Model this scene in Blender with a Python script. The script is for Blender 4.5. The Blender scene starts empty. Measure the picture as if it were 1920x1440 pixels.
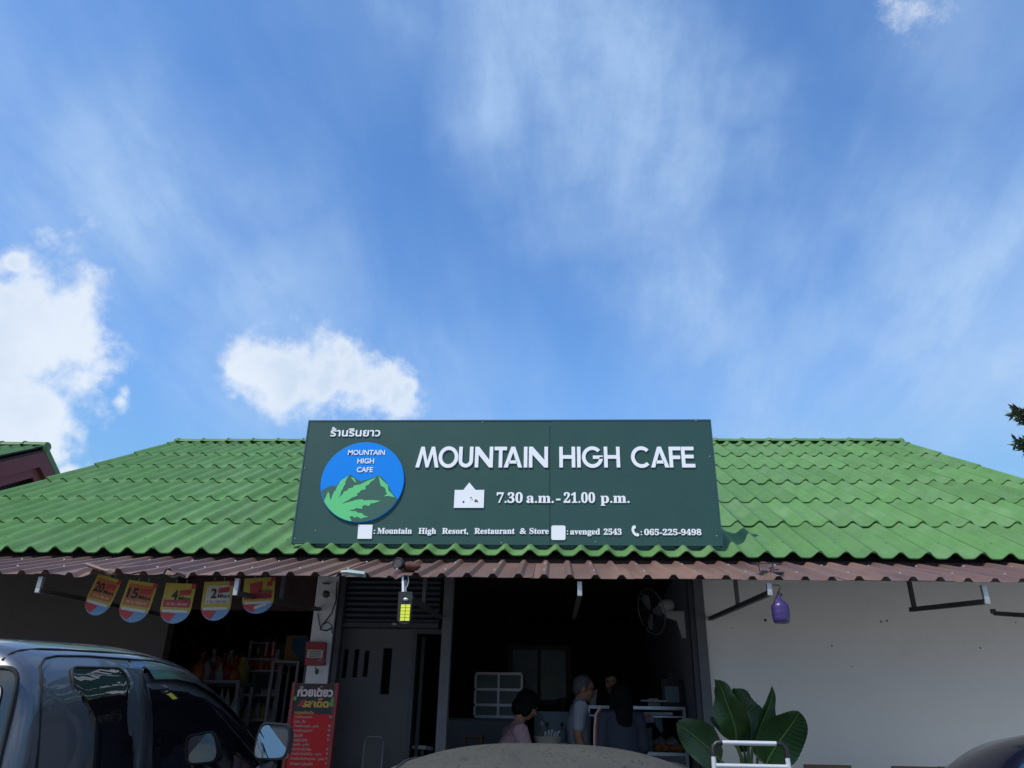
import bpy, bmesh, math, random
import numpy as np
from mathutils import Vector, Matrix, geometry, noise
random.seed(7)
R = math.radians
C = bpy.context.scene.collection
sc = bpy.context.scene

# ------------------------------------------------------------------ camera
FP, PITCH, ROLL, YAW, CAMZ = 1486.861, .4508, .0217, .0601, 1.5   # focal length in pixels of a 1920 wide frame
cd = bpy.data.cameras.new('camera'); cam = bpy.data.objects.new('camera', cd); C.objects.link(cam)
cd.sensor_width = 36; cd.lens = FP / 1920 * 36; cd.clip_start = .05; cd.clip_end = 9000
_r = Vector((math.cos(YAW), math.sin(YAW), 0))
_f = Vector((-math.sin(YAW) * math.cos(PITCH), math.cos(YAW) * math.cos(PITCH), math.sin(PITCH)))
_u = _r.cross(_f)
_rr = math.cos(ROLL) * _r + math.sin(ROLL) * _u
_uu = -math.sin(ROLL) * _r + math.cos(ROLL) * _u
cam.matrix_world = Matrix(((_rr.x, _uu.x, -_f.x, 0), (_rr.y, _uu.y, -_f.y, 0), (_rr.z, _uu.z, -_f.z, CAMZ), (0, 0, 0, 1)))
sc.camera = cam

def ray(px, py):
    return _rr * (px - 960) + _uu * (720 - py) + _f * FP
def at(px, py, Y=None, X=None, Z=None):
    """the point of the plane y=Y (or x=X, z=Z) seen at a pixel of the photograph"""
    d = ray(px, py)
    t = Y / d.y if Y is not None else X / d.x if X is not None else (Z - CAMZ) / d.z
    return Vector((0, 0, CAMZ)) + d * t

# ------------------------------------------------------------------ light
SUN_EL, SUNDIR = R(53.5), Vector((-.5, -.6, 1.055)).normalized()
sc.view_settings.view_transform = 'Standard'; sc.view_settings.look = 'None'
sc.view_settings.exposure = 0.7; sc.view_settings.gamma = 1; sc.view_settings.use_curve_mapping = False
sl = bpy.data.lights.new('sun', 'SUN'); sl.energy = 2.25; sl.angle = R(.53); sl.color = (1, .955, .89)
so = bpy.data.objects.new('sun', sl); C.objects.link(so)
so.rotation_euler = SUNDIR.to_track_quat('Z', 'Y').to_euler()
so.location = (-20, -24, 42)

world = bpy.data.worlds.new("World"); sc.world = world; world.use_nodes = True
def build_world():
    nt = world.node_tree; N = nt.nodes; L = nt.links
    bg = N['Background']; bg.inputs['Strength'].default_value = .15
    def nd(t, **k):
        n = N.new(t)
        for a, b in k.items(): setattr(n, a, b)
        return n
    def val(i, v):
        if hasattr(v, 'is_output') or isinstance(v, bpy.types.NodeSocket): L.new(v, i)
        else: i.default_value = v
    def M(op, a, b=0., c=0., clamp=False):
        n = nd('ShaderNodeMath', operation=op, use_clamp=clamp)
        val(n.inputs[0], a); val(n.inputs[1], b); val(n.inputs[2], c); return n.outputs[0]
    def V(op, a, b=(0, 0, 0)):
        n = nd('ShaderNodeVectorMath', operation=op); val(n.inputs[0], a); val(n.inputs[1], b); return n
    def smooth(x, a, b):
        n = nd('ShaderNodeMapRange', interpolation_type='SMOOTHSTEP'); val(n.inputs[0], x)
        n.inputs[1].default_value = a; n.inputs[2].default_value = b; return n.outputs[0]
    def mix(f, a, b):
        n = nd('ShaderNodeMix', data_type='RGBA'); val(n.inputs[0], f); val(n.inputs[6], a); val(n.inputs[7], b); return n.outputs[2]
    def nz(vec, scale, detail, rough=.55, dist=0.):
        n = nd('ShaderNodeTexNoise'); L.new(vec, n.inputs['Vector']); n.inputs['Scale'].default_value = scale
        n.inputs['Detail'].default_value = detail; n.inputs['Roughness'].default_value = rough; n.inputs['Distortion'].default_value = dist
        return n
    sky = nd('ShaderNodeTexSky', sky_type='NISHITA', sun_disc=False)
    sky.sun_elevation = SUN_EL; sky.sun_rotation = math.atan2(SUNDIR.x, SUNDIR.y); sky.altitude = 300
    sky.air_density = 1.0; sky.dust_density = .35; sky.ozone_density = 2.2
    tc = nd('ShaderNodeTexCoord'); dirn = V('NORMALIZE', tc.outputs['Generated']).outputs[0]
    sep = nd('ShaderNodeSeparateXYZ'); L.new(dirn, sep.inputs[0])
    # thin high cirrus: streaked noise on a flat layer high above
    zz = M('MAXIMUM', M('ADD', sep.outputs[2], .16), .06)
    cmb = nd('ShaderNodeCombineXYZ'); L.new(M('DIVIDE', sep.outputs[0], zz), cmb.inputs[0]); L.new(M('DIVIDE', sep.outputs[1], zz), cmb.inputs[1])
    mp = nd('ShaderNodeMapping'); L.new(cmb.outputs[0], mp.inputs[0]); mp.inputs['Rotation'].default_value = (0, 0, R(-28)); mp.inputs['Scale'].default_value = (1.9, .50, 1)
    big = nz(mp.outputs[0], .9, 3, .5, .1); fine = nz(mp.outputs[0], 3.0, 10, .6, .15)
    mp2 = nd('ShaderNodeMapping'); L.new(cmb.outputs[0], mp2.inputs[0]); mp2.inputs['Rotation'].default_value = (0, 0, R(38)); mp2.inputs['Scale'].default_value = (1.0, .5, 1)
    wav = nz(dirn, 8.5, 10, .64, .2)
    # broad veils of cirrus standing in given directions of the sky
    def lobe(px, py, rpx, src):
        d = ray(px, py).normalized()
        k = 1 / (rpx / FP * (FP / ray(px, py).length))
        return M('SUBTRACT', 1., M('MULTIPLY', V('DISTANCE', src, tuple(d)).outputs['Value'], k))
    wob = V('MULTIPLY', V('SUBTRACT', nz(dirn, 2.6, 5, .55).outputs['Color'], (.5, .5, .5)).outputs[0], (.42, .42, .42)).outputs[0]
    dw = V('ADD', dirn, wob).outputs[0]
    veil = None
    for (px, py, r, a) in ((1000, 40, 300, .8), (1150, 180, 300, .8), (1230, 380, 260, .8), (1340, 560, 260, .7), (1480, 760, 300, .55), (700, 40, 220, .35), (1350, 200, 200, .5), (240, 460, 330, .62), (520, 600, 300, .55),
                           (820, 720, 260, .35), (1880, 560, 420, .8), (1650, 700, 300, .6), (1560, 430, 200, .35), (360, 330, 260, .4), (1750, 60, 300, .25), (-200, 400, 400, .5), (2300, 300, 500, .6), (1000, -500, 500, .6)):
        l = M('MULTIPLY', M('MAXIMUM', lobe(px, py, r * 1.15, dw), 0.), a)
        veil = l if veil is None else M('MAXIMUM', veil, l)
    c1 = smooth(M('ADD', big.outputs['Fac'], M('MULTIPLY', fine.outputs['Fac'], .5)), .60, 1.0)
    tex = smooth(M('ADD', M('MULTIPLY', fine.outputs['Fac'], .6), M('MULTIPLY', wav.outputs['Fac'], .4)), .38, .64)
    veils = smooth(veil, .0, .60)
    cir = M('ADD', M('MULTIPLY', veils, M('ADD', .36, M('MULTIPLY', tex, .48))), M('MULTIPLY', c1, .24), clamp=True)
    haze = smooth(sep.outputs[2], .58, .12)
    skyc = V('MINIMUM', V('MULTIPLY', sky.outputs[0], (.54, .79, 1.01)).outputs[0], (1.5, 2.4, 3.7)).outputs[0]
    base = mix(M('MULTIPLY', haze, .75), skyc, (.98, 2.0, 3.5, 1))
    base = mix(M('MULTIPLY', cir, .95), base, (1.75, 2.55, 3.75, 1))
    # cumulus clouds: clusters of lobes in fixed directions of the sky, edges broken by noise
    n1 = nz(dirn, 9, 9, .6, .1); n2 = nz(dirn, 26, 6, .6)
    nn = M('ADD', M('MULTIPLY', M('SUBTRACT', n1.outputs['Fac'], .5), 2.4), M('MULTIPLY', M('SUBTRACT', n2.outputs['Fac'], .5), 1.5))
    dens = None
    L1 = [(475, 686, 56), (515, 692, 64), (570, 692, 66), (625, 676, 66), (655, 696, 78), (702, 716, 66), (745, 732, 48), (600, 715, 74), (540, 705, 66), (640, 648, 36), (446, 680, 30), (765, 715, 24)]
    L2 = [(-60, 650, 200), (60, 610, 95), (95, 660, 130), (150, 640, 70), (150, 720, 100), (30, 735, 150), (28, 492, 24), (20, 560, 60), (235, 738, 30), (228, 750, 30), (-220, 700, 300), (120, 590, 50),
          (130, 890, 22), (20, 790, 120), (100, 770, 90)]
    L3 = [(1722, 26, 30), (1700, 42, 24)]
    L4 = [(2700, 900, 260), (2900, 820, 200), (2500, 960, 160)]
    L2 = [(a_, b_, c_ * .92) for a_, b_, c_ in L2]
    L1 = [(a_, b_ + 12, c_ * .93) for a_, b_, c_ in L1]
    for (px, py, r) in L1 + L2 + L3 + L4:
        l = M('MULTIPLY', lobe(px, py, r * 1.26, dirn), .30 if (px, py, r) in L3 or (px, py, r) in () else 1.)
        dens = l if dens is None else M('SMOOTH_MAX', dens, l, .12)
    for v, rr in (((-.7, -.7, .35), .3), ((-.5, -.85, .3), .22), ((.4, -.9, .35), .3), ((.62, -.75, .3), .2), ((0.1, -.95, .3), .2), ((.95, -.2, .3), .25), ((-.97, .1, .3), .22)):
        d = Vector(v).normalized()
        l = M('SUBTRACT', 1., M('MULTIPLY', V('DISTANCE', dirn, tuple(d)).outputs['Value'], 1 / rr))
        dens = M('MAXIMUM', dens, l)
    edge = M('ADD', dens, nn)
    alpha = smooth(edge, -.06, .74)
    thick = smooth(edge, .35, 1.1)
    under = nz(dirn, 6, 5, .5)
    ccol = mix(M('MULTIPLY', M('MULTIPLY', thick, smooth(under.outputs['Fac'], .35, .62)), .62), (3.35, 3.65, 4.05, 1), (2.2, 2.75, 3.55, 1))
    base = mix(M('MULTIPLY', alpha, .93), base, ccol)
    L.new(base, bg.inputs['Color'])
build_world()

# ------------------------------------------------------------------ mesh helpers
class MB:
    def __init__(s): s.v = []; s.f = []; s.m = []
    def add(s, vs, fs, mi=0):
        o = len(s.v); s.v += [tuple(v) for v in vs]; s.f += [tuple(i + o for i in f) for f in fs]; s.m += [mi] * len(fs); return s
    def box(s, a, b, mi=0, rot=None, piv=None):
        x0, y0, z0 = (min(p, q) for p, q in zip(a, b)); x1, y1, z1 = (max(p, q) for p, q in zip(a, b))
        v = [Vector(p) for p in ((x0, y0, z0), (x1, y0, z0), (x1, y1, z0), (x0, y1, z0), (x0, y0, z1), (x1, y0, z1), (x1, y1, z1), (x0, y1, z1))]
        if rot is not None:
            c = Vector(piv) if piv is not None else (v[0] + v[6]) / 2
            v = [c + rot @ (p - c) for p in v]
        return s.add(v, [(0, 3, 2, 1), (4, 5, 6, 7), (0, 1, 5, 4), (1, 2, 6, 5), (2, 3, 7, 6), (3, 0, 4, 7)], mi)
    def bar(s, p, q, w, h=None, mi=0, up=(0, 0, 1)):
        p, q = Vector(p), Vector(q); h = h or w; d = (q - p).normalized(); u = Vector(up)
        if abs(d.dot(u)) > .98: u = Vector((0, 1, 0))
        a = d.cross(u).normalized() * w / 2; b = a.cross(d).normalized() * h / 2
        v = [p - a - b, p + a - b, p + a + b, p - a + b, q - a - b, q + a - b, q + a + b, q - a + b]
        return s.add(v, [(0, 1, 2, 3), (7, 6, 5, 4), (0, 4, 5, 1), (1, 5, 6, 2), (2, 6, 7, 3), (3, 7, 4, 0)], mi)
    def tube(s, pts, r, n=10, mi=0, cap=True, flat=None):
        pts = [Vector(p) for p in pts]; rs = r if isinstance(r, (list, tuple)) else [r] * len(pts)
        up = Vector((0, 0, 1)); rings = []; prev = None
        for i, p in enumerate(pts):
            d = (pts[min(i + 1, len(pts) - 1)] - pts[max(i - 1, 0)]).normalized()
            if prev is None:
                a = d.cross(up if abs(d.z) < .95 else Vector((0, 1, 0))).normalized()
            else: a = (prev - d * prev.dot(d)).normalized()
            prev = a; b = d.cross(a)
            fx, fy = flat if flat else (1, 1)
            rings.append([p + (a * math.cos(t) * fx + b * math.sin(t) * fy) * rs[i] for t in (2 * math.pi * k / n for k in range(n))])
        v = [q for g in rings for q in g]
        f = [(i * n + k, i * n + (k + 1) % n, (i + 1) * n + (k + 1) % n, (i + 1) * n + k) for i in range(len(pts) - 1) for k in range(n)]
        if cap: f += [tuple(range(n))[::-1], tuple((len(pts) - 1) * n + k for k in range(n))]
        return s.add(v, f, mi)
    def lathe(s, prof, c=(0, 0, 0), n=20, axis=(0, 0, 1), mi=0, sc_=(1, 1)):
        q = Vector((0, 0, 1)).rotation_difference(Vector(axis).normalized()); c = Vector(c)
        v = [c + q @ Vector((r * math.cos(2 * math.pi * k / n) * sc_[0], r * math.sin(2 * math.pi * k / n) * sc_[1], z)) for r, z in prof for k in range(n)]
        f = [(i * n + k, i * n + (k + 1) % n, (i + 1) * n + (k + 1) % n, (i + 1) * n + k) for i in range(len(prof) - 1) for k in range(n)]
        f += [tuple(range(n))[::-1], tuple((len(prof) - 1) * n + k for k in range(n))]
        return s.add(v, f, mi)
    def ball(s, c, r, n=12, m=8, mi=0, rot=None):
        r = r if isinstance(r, (tuple, list)) else (r, r, r); c = Vector(c); v = []
        for i in range(m + 1):
            t = math.pi * (i + .001 if i == 0 else i - .001 if i == m else i) / m
            for k in range(n):
                p = Vector((r[0] * math.sin(t) * math.cos(2 * math.pi * k / n), r[1] * math.sin(t) * math.sin(2 * math.pi * k / n), r[2] * math.cos(t)))
                v.append(c + (rot @ p if rot is not None else p))
        f = [(i * n + k, (i + 1) * n + k, (i + 1) * n + (k + 1) % n, i * n + (k + 1) % n) for i in range(m) for k in range(n)]
        return s.add(v, f, mi)
    def prism(s, poly, o, ux, uy, t, mi=0):
        """2-D polygon lifted to o + x*ux + y*uy and given thickness t along ux x uy"""
        o, ux, uy = Vector(o), Vector(ux), Vector(uy); nn = ux.cross(uy).normalized() * t; n = len(poly)
        P = [o + ux * a + uy * b for a, b in poly]
        area = sum(poly[i][0] * poly[(i + 1) % n][1] - poly[(i + 1) % n][0] * poly[i][1] for i in range(n))
        if area < 0: P = P[::-1]
        tr = geometry.tessellate_polygon([[Vector((*q, 0)) for q in (poly if area >= 0 else poly[::-1])]])
        def ori(t3):
            a, b, c = (P[i] for i in t3)
            return t3 if (b - a).cross(c - a).dot(nn) > 0 else (t3[0], t3[2], t3[1])
        tr = [ori(t3) for t3 in tr]
        f = [tuple(i + n for i in t3) for t3 in tr] + [tuple(reversed(t3)) for t3 in tr]
        f += [(i, (i + 1) % n, (i + 1) % n + n, i + n) for i in range(n)]
        return s.add(P + [p + nn for p in P], f, mi)
    def grid(s, fn, us, vs, mi=0, thick=None):
        v = [fn(a, b) for a in us for b in vs]; m = len(vs)
        return s.add(v, [(i * m + j, (i + 1) * m + j, (i + 1) * m + j + 1, i * m + j + 1) for i in range(len(us) - 1) for j in range(m - 1)], mi)
    def mesh(s, name, mats, smooth=None):
        me = bpy.data.meshes.new(name); me.from_pydata(s.v, [], s.f)
        for m in (mats if isinstance(mats, (list, tuple)) else [mats]): me.materials.append(m)
        if any(s.m): me.polygons.foreach_set('material_index', s.m)
        if smooth is not None:
            me.shade_smooth()
            try: me.set_sharp_from_angle(angle=R(smooth))
            except Exception: pass
        me.update(); return me

ORG = {}
def root(name, loc, label, cat, group=None, rz=0):
    o = bpy.data.objects.new(name, None); C.objects.link(o); o.location = loc; o.rotation_euler = (0, 0, rz)
    o.empty_display_size = .1; o['label'] = label; o['category'] = cat
    if group: o['group'] = group
    ORG[o.name] = Vector(loc); return o
def part(name, mb, mats, parent=None, smooth=None, local=False, label=None, kind=None):
    """links a mesh as one object; vertices are world coordinates unless local"""
    if isinstance(mb, bpy.types.Mesh):
        o = bpy.data.objects.new(name, mb)
    else:
        if not local:
            n = len(mb.v); c = Vector([sum(v[i] for v in mb.v) / n for i in range(3)])
            mb.v = [tuple(Vector(v) - c) for v in mb.v]
        o = bpy.data.objects.new(name, mb.mesh(name, mats, smooth))
        if not local:
            o.location = c - (ORG.get(parent.name, Vector()) if parent else Vector()); ORG['_'] = c
    C.objects.link(o)
    if not local and not isinstance(mb, bpy.types.Mesh): ORG[o.name] = c
    if parent: o.parent = parent
    if label: o['label'] = label
    if kind: o['kind'] = kind
    return o
def single(name, mb, mats, label, cat, group=None, smooth=None):
    o = part(name, mb, mats, None, smooth); o['label'] = label; o['category'] = cat
    if group: o['group'] = group
    return o
def struct(name, mb, mats, smooth=None):
    o = part(name, mb, mats, None, smooth); o['kind'] = 'structure'; return o
def dup(src, loc, parent=None):
    o = src.copy(); C.objects.link(o); o.location = loc; o.parent = parent if parent else src.parent; return o

# ------------------------------------------------------------------ materials
def pm(name, col, rough=.5, metal=0., var=.12, scale=6., bump=0., bscale=None, col2=None, c2=(.5, .7), coat=0., spec=.5, rnd=0., stretch=(1, 1, 1), rvar=0., ior=1.5, coords='Object', emit=None, trans=0.):
    m = bpy.data.materials.new(name); m.use_nodes = True; nt = m.node_tree; N = nt.nodes; L = nt.links; b = N['Principled BSDF']
    b.inputs['Roughness'].default_value = rough; b.inputs['Metallic'].default_value = metal
    b.inputs['Coat Weight'].default_value = coat; b.inputs['Coat Roughness'].default_value = .04
    b.inputs['Specular IOR Level'].default_value = spec; b.inputs['IOR'].default_value = ior
    if trans: b.inputs['Transmission Weight'].default_value = trans
    if emit: b.inputs['Emission Color'].default_value = (*emit[0], 1); b.inputs['Emission Strength'].default_value = emit[1]
    tc = N.new('ShaderNodeTexCoord'); mp = N.new('ShaderNodeMapping'); L.new(tc.outputs[coords], mp.inputs[0]); mp.inputs['Scale'].default_value = stretch
    if rnd:
        oi = N.new('ShaderNodeObjectInfo'); vm = N.new('ShaderNodeVectorMath'); vm.operation = 'ADD'
        sc2 = N.new('ShaderNodeMath'); sc2.operation = 'MULTIPLY'; sc2.inputs[1].default_value = 37; L.new(oi.outputs['Random'], sc2.inputs[0])
        L.new(mp.outputs[0], vm.inputs[0]); L.new(sc2.outputs[0], vm.inputs[1]); vec = vm.outputs[0]
    else: vec = mp.outputs[0]
    n = N.new('ShaderNodeTexNoise'); L.new(vec, n.inputs['Vector']); n.inputs['Scale'].default_value = scale; n.inputs['Detail'].default_value = 6; n.inputs['Roughness'].default_value = .6
    mr = N.new('ShaderNodeMapRange'); L.new(n.outputs['Fac'], mr.inputs[0]); mr.inputs[1].default_value = .25; mr.inputs[2].default_value = .75
    mr.inputs[3].default_value = 1 - var; mr.inputs[4].default_value = 1 + var
    cur = mr.outputs[0]
    if rnd:
        mr2 = N.new('ShaderNodeMapRange'); L.new(oi.outputs['Random'], mr2.inputs[0]); mr2.inputs[3].default_value = 1 - rnd; mr2.inputs[4].default_value = 1 + rnd
        mu = N.new('ShaderNodeMath'); mu.operation = 'MULTIPLY'; L.new(cur, mu.inputs[0]); L.new(mr2.outputs[0], mu.inputs[1]); cur = mu.outputs[0]
    src = None
    if col2:
        n2 = N.new('ShaderNodeTexNoise'); L.new(vec, n2.inputs['Vector']); n2.inputs['Scale'].default_value = scale * .45; n2.inputs['Detail'].default_value = 8; n2.inputs['Roughness'].default_value = .65
        rp = N.new('ShaderNodeMapRange'); rp.interpolation_type = 'SMOOTHSTEP'; L.new(n2.outputs['Fac'], rp.inputs[0]); rp.inputs[1].default_value = c2[0]; rp.inputs[2].default_value = c2[1]
        mx = N.new('ShaderNodeMix'); mx.data_type = 'RGBA'; L.new(rp.outputs[0], mx.inputs[0]); mx.inputs[6].default_value = (*col, 1); mx.inputs[7].default_value = (*col2, 1); src = mx.outputs[2]
    vs = N.new('ShaderNodeVectorMath'); vs.operation = 'SCALE'
    if src: L.new(src, vs.inputs[0])
    else: vs.inputs[0].default_value = col
    L.new(cur, vs.inputs['Scale']); L.new(vs.outputs[0], b.inputs['Base Color'])
    if rvar:
        mr3 = N.new('ShaderNodeMapRange'); L.new(n.outputs['Fac'], mr3.inputs[0]); mr3.inputs[1].default_value = .3; mr3.inputs[2].default_value = .7
        mr3.inputs[3].default_value = max(0, rough - rvar); mr3.inputs[4].default_value = min(1, rough + rvar); L.new(mr3.outputs[0], b.inputs['Roughness'])
    if bump:
        nb = N.new('ShaderNodeTexNoise'); L.new(vec, nb.inputs['Vector']); nb.inputs['Scale'].default_value = bscale or scale * 8; nb.inputs['Detail'].default_value = 5
        bp = N.new('ShaderNodeBump'); bp.inputs['Strength'].default_value = bump; bp.inputs['Distance'].default_value = .01; L.new(nb.outputs['Fac'], bp.inputs['Height']); L.new(bp.outputs[0], b.inputs['Normal'])
    return m
M = dict(
    tile=pm('green_tile', (.096, .212, .066), .64, var=.15, scale=3.4, col2=(.120, .226, .090), c2=(.42, .70), rnd=.09, bump=.25, bscale=60, spec=.2),
    tile_under=pm('tile_underside', (.10, .10, .09), .9),
    tile_old=pm('green_tile_far', (.070, .165, .048), .6, var=.12, scale=3, rnd=.06),
    sheet=pm('brown_metal_sheet', (.125, .070, .058), .55, var=.18, scale=3.5, col2=(.20, .115, .085), c2=(.42, .68), rnd=.10, stretch=(1, .25, 1), bump=.15, bscale=14, spec=.4, rvar=.1),
    galv=pm('galvanised_steel', (.42, .42, .42), .45, metal=.6, var=.2, scale=14),
    steel_dark=pm('dark_steel', (.07, .065, .06), .6, metal=.3, var=.25, scale=18, col2=(.12, .07, .05), c2=(.55, .7)),
    teal=pm('torn_sheet_inner', (.32, .40, .38), .5, var=.2, scale=20),
    rust=pm('rusty_cloth', (.10, .035, .028), .85, var=.3, scale=30, bump=.6),
    sign=pm('sign_green', (.020, .068, .060), .45, var=.05, scale=1.5, spec=.35, bump=.02, rvar=.05),
    sign_edge=pm('sign_trim', (.02, .06, .085), .4, spec=.6),
    white=pm('white_acrylic', (.80, .82, .86), .35, var=.025, scale=6),
    logo_blue=pm('logo_blue', (.004, .22, .74), .5, var=.02, spec=.15),
    logo_dark=pm('logo_dark_green', (.026, .098, .075), .45, var=.03),
    logo_green=pm('logo_leaf_green', (.10, .53, .19), .45, var=.03),
    black=pm('black_plastic', (.012, .012, .014), .45, var=.2, scale=12),
    blackmat=pm('black_rubber', (.010, .010, .011), .7),
    wall=pm('white_plaster', (.81, .77, .70), .85, var=.05, scale=1.6, col2=(.66, .64, .59), c2=(.46, .76), bump=.12, bscale=35),
    pillar=pm('pillar_plaster', (.62, .62, .63), .8, var=.10, scale=2.5, col2=(.33, .31, .28), c2=(.56, .74), bump=.1, bscale=30),
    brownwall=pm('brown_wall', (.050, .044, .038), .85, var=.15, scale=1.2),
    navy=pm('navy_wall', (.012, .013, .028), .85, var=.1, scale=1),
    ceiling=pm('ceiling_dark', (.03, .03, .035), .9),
    greyin=pm('grey_inner_wall', (.24, .245, .28), .8, var=.08, scale=1.5),
    greypanel=pm('grey_panel', (.085, .085, .09), .75, var=.10, scale=1.4),
    shutter=pm('shutter_navy', (.018, .021, .035), .5, metal=.2, var=.12, scale=5, rnd=.1),
    frame=pm('grey_post', (.13, .128, .135), .55, metal=.2, var=.12, scale=6),
    frame_dark=pm('dark_frame', (.045, .045, .055), .55, var=.12, scale=6),
    alu=pm('aluminium', (.55, .56, .58), .35, metal=.7, var=.08, scale=12),
    alu_lit=pm('aluminium_ladder', (.62, .64, .66), .38, metal=.35, var=.06, scale=9),
    concrete=pm('concrete', (.42, .40, .37), .9, var=.14, scale=.7, col2=(.34, .33, .30), c2=(.45, .7), bump=.3, bscale=25, coords='Object'),
    floor=pm('porch_floor', (.46, .44, .42), .6, var=.1, scale=2),
    barge=pm('red_brown_board', (.13, .022, .018), .6, var=.15, scale=3),
    void=pm('dark_void', (.010, .010, .011), .95),  # near black colour standing in for the shade in open gaps
    soffit=pm('soffit', (.03, .02, .018), .9),
    wood=pm('brown_wood', (.17, .085, .045), .55, var=.3, scale=4, stretch=(1, 8, 8), bump=.2),
    red=pm('red_board', (.50, .008, .012), .4, var=.06, scale=3, spec=.25),
    redbox=pm('red_box', (.24, .015, .018), .4, var=.1),
    yellow=pm('print_yellow', (.36, .28, .035), .5, var=.06),
    orange=pm('print_orange', (.34, .10, .02), .5, var=.06),
    redp=pm('print_red', (.32, .025, .028), .5, var=.05),
    bluep=pm('print_blue', (.10, .21, .36), .5, var=.05),
    cream=pm('print_white', (.42, .41, .38), .5, var=.05),
    inkb=pm('print_black', (.012, .012, .012), .5),
    gold=pm('print_gold', (.62, .36, .05), .5),
    pink=pm('print_pale', (.72, .55, .55), .45),
    greenp=pm('print_green', (.10, .32, .06), .5),
    purple=pm('purple_plastic', (.050, .026, .15), .33, var=.1, scale=10, spec=.6, trans=.15),
    led=pm('led_phosphor', (.80, .86, .05), .3, var=.12, scale=30, coat=.5),
    solar=pm('solar_cell', (.03, .025, .04), .25, var=.1, coat=.5),
    leaf=pm('leaf_green', (.018, .055, .010), .42, var=.22, scale=5, col2=(.028, .078, .014), c2=(.45, .7), bump=.15, bscale=20, spec=.45),
    rib=pm('leaf_midrib', (.12, .20, .05), .5),
    stalk=pm('leaf_stalk', (.10, .16, .05), .55),
    pot=pm('plant_pot', (.08, .07, .06), .8),
    needle=pm('conifer_needles', (.040, .062, .022), .6, var=.35, scale=9, rnd=.15),
    bark=pm('bark', (.11, .085, .06), .95, var=.3, scale=9, bump=.6),
    truck=pm('truck_paint', (.098, .102, .118), .36, metal=.6, var=.05, scale=1.2, coat=.9, rvar=.05, col2=(.13, .14, .17), c2=(.5, .8)),
    glass=pm('tinted_glass', (.0045, .005, .007), .015, var=0, spec=1.0, ior=1.62),
    seam=pm('panel_gap', (.004, .004, .005), .8),
    chrome=pm('mirror_glass', (.28, .32, .34), .02, metal=1., var=0),
    visor=pm('wind_deflector', (.010, .011, .014), .22, spec=.5),
    tyre=pm('tyre', (.02, .02, .02), .85), rim=pm('rim', (.35, .36, .38), .3, metal=.9),
    taillight=pm('lamp_red', (.4, .01, .01), .15, coat=.6), headlight=pm('lamp_clear', (.5, .52, .55), .08, coat=.8),
    dark_car=pm('dark_blue_paint', (.006, .010, .030), .12, metal=.3, var=.03, coat=.5, spec=.3),
    skin=pm('skin', (.40, .20, .12), .55, var=.06, scale=8, spec=.4), skin_pale=pm('skin_pale', (.58, .36, .26), .55, var=.05, scale=8),
    hair_black=pm('hair_black', (.006, .005, .006), .7, spec=.15, var=.3, scale=40, stretch=(1, 1, .15), bump=.4),
    hair_grey=pm('hair_grey', (.10, .10, .11), .6, var=.4, scale=45, bump=.4),
    shirt_grey=pm('shirt_grey', (.36, .39, .46), .9, var=.08, scale=8, bump=.2, bscale=12),
    shirt_mauve=pm('shirt_mauve', (.40, .26, .30), .9, var=.45, scale=42, bump=.2, bscale=12),
    shirt_slate=pm('shirt_slate', (.045, .055, .085), .9, var=.08, scale=8, bump=.2, bscale=12),
    shirt_black=pm('shirt_black', (.015, .015, .018), .9), trousers=pm('trousers', (.03, .032, .045), .9), stripe=pm('sleeve_stripe', (.62, .50, .46), .8),
    stripe_red=pm('sleeve_piping', (.45, .10, .07), .8),
    eye=pm('eye', (.03, .02, .015), .2), lip=pm('lips', (.28, .08, .07), .5),
    glassclear=pm('display_glass', (.9, .95, 1), .02, var=0, trans=1., ior=1.1),
    pane=pm('dim_pane', (.16, .25, .28), .3, var=.25, scale=3, col2=(.14, .30, .14), c2=(.5, .62), coords='Object', spec=.6),
    ceramic=pm('ceramic', (.45, .45, .43), .35), cardboard=pm('box_tan', (0.338, 0.195, 0.065), .8), blueb=pm('box_blue', (.02, .11, .20), .6), bluet=pm('tissue_blue', (.03, .12, .35), .5),
    applianceb=pm('appliance_black', (.018, .018, .022), .3, coat=.3), applw=pm('appliance_white', (.55, .55, .52), .4), basin=pm('grey_basin', (.25, .24, .21), .6),
    bagred=pm('snack_red', (0.400, 0.048, 0.032), .4, var=.2), bagorange=pm('snack_orange', (0.560, 0.176, 0.048), .4, var=.2), bagclear=pm('plastic_bag', (.40, .41, .42), .3, var=.2), bagyellow=pm('snack_yellow', (0.450, 0.360, 0.060), .45, var=.2),
)
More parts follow.
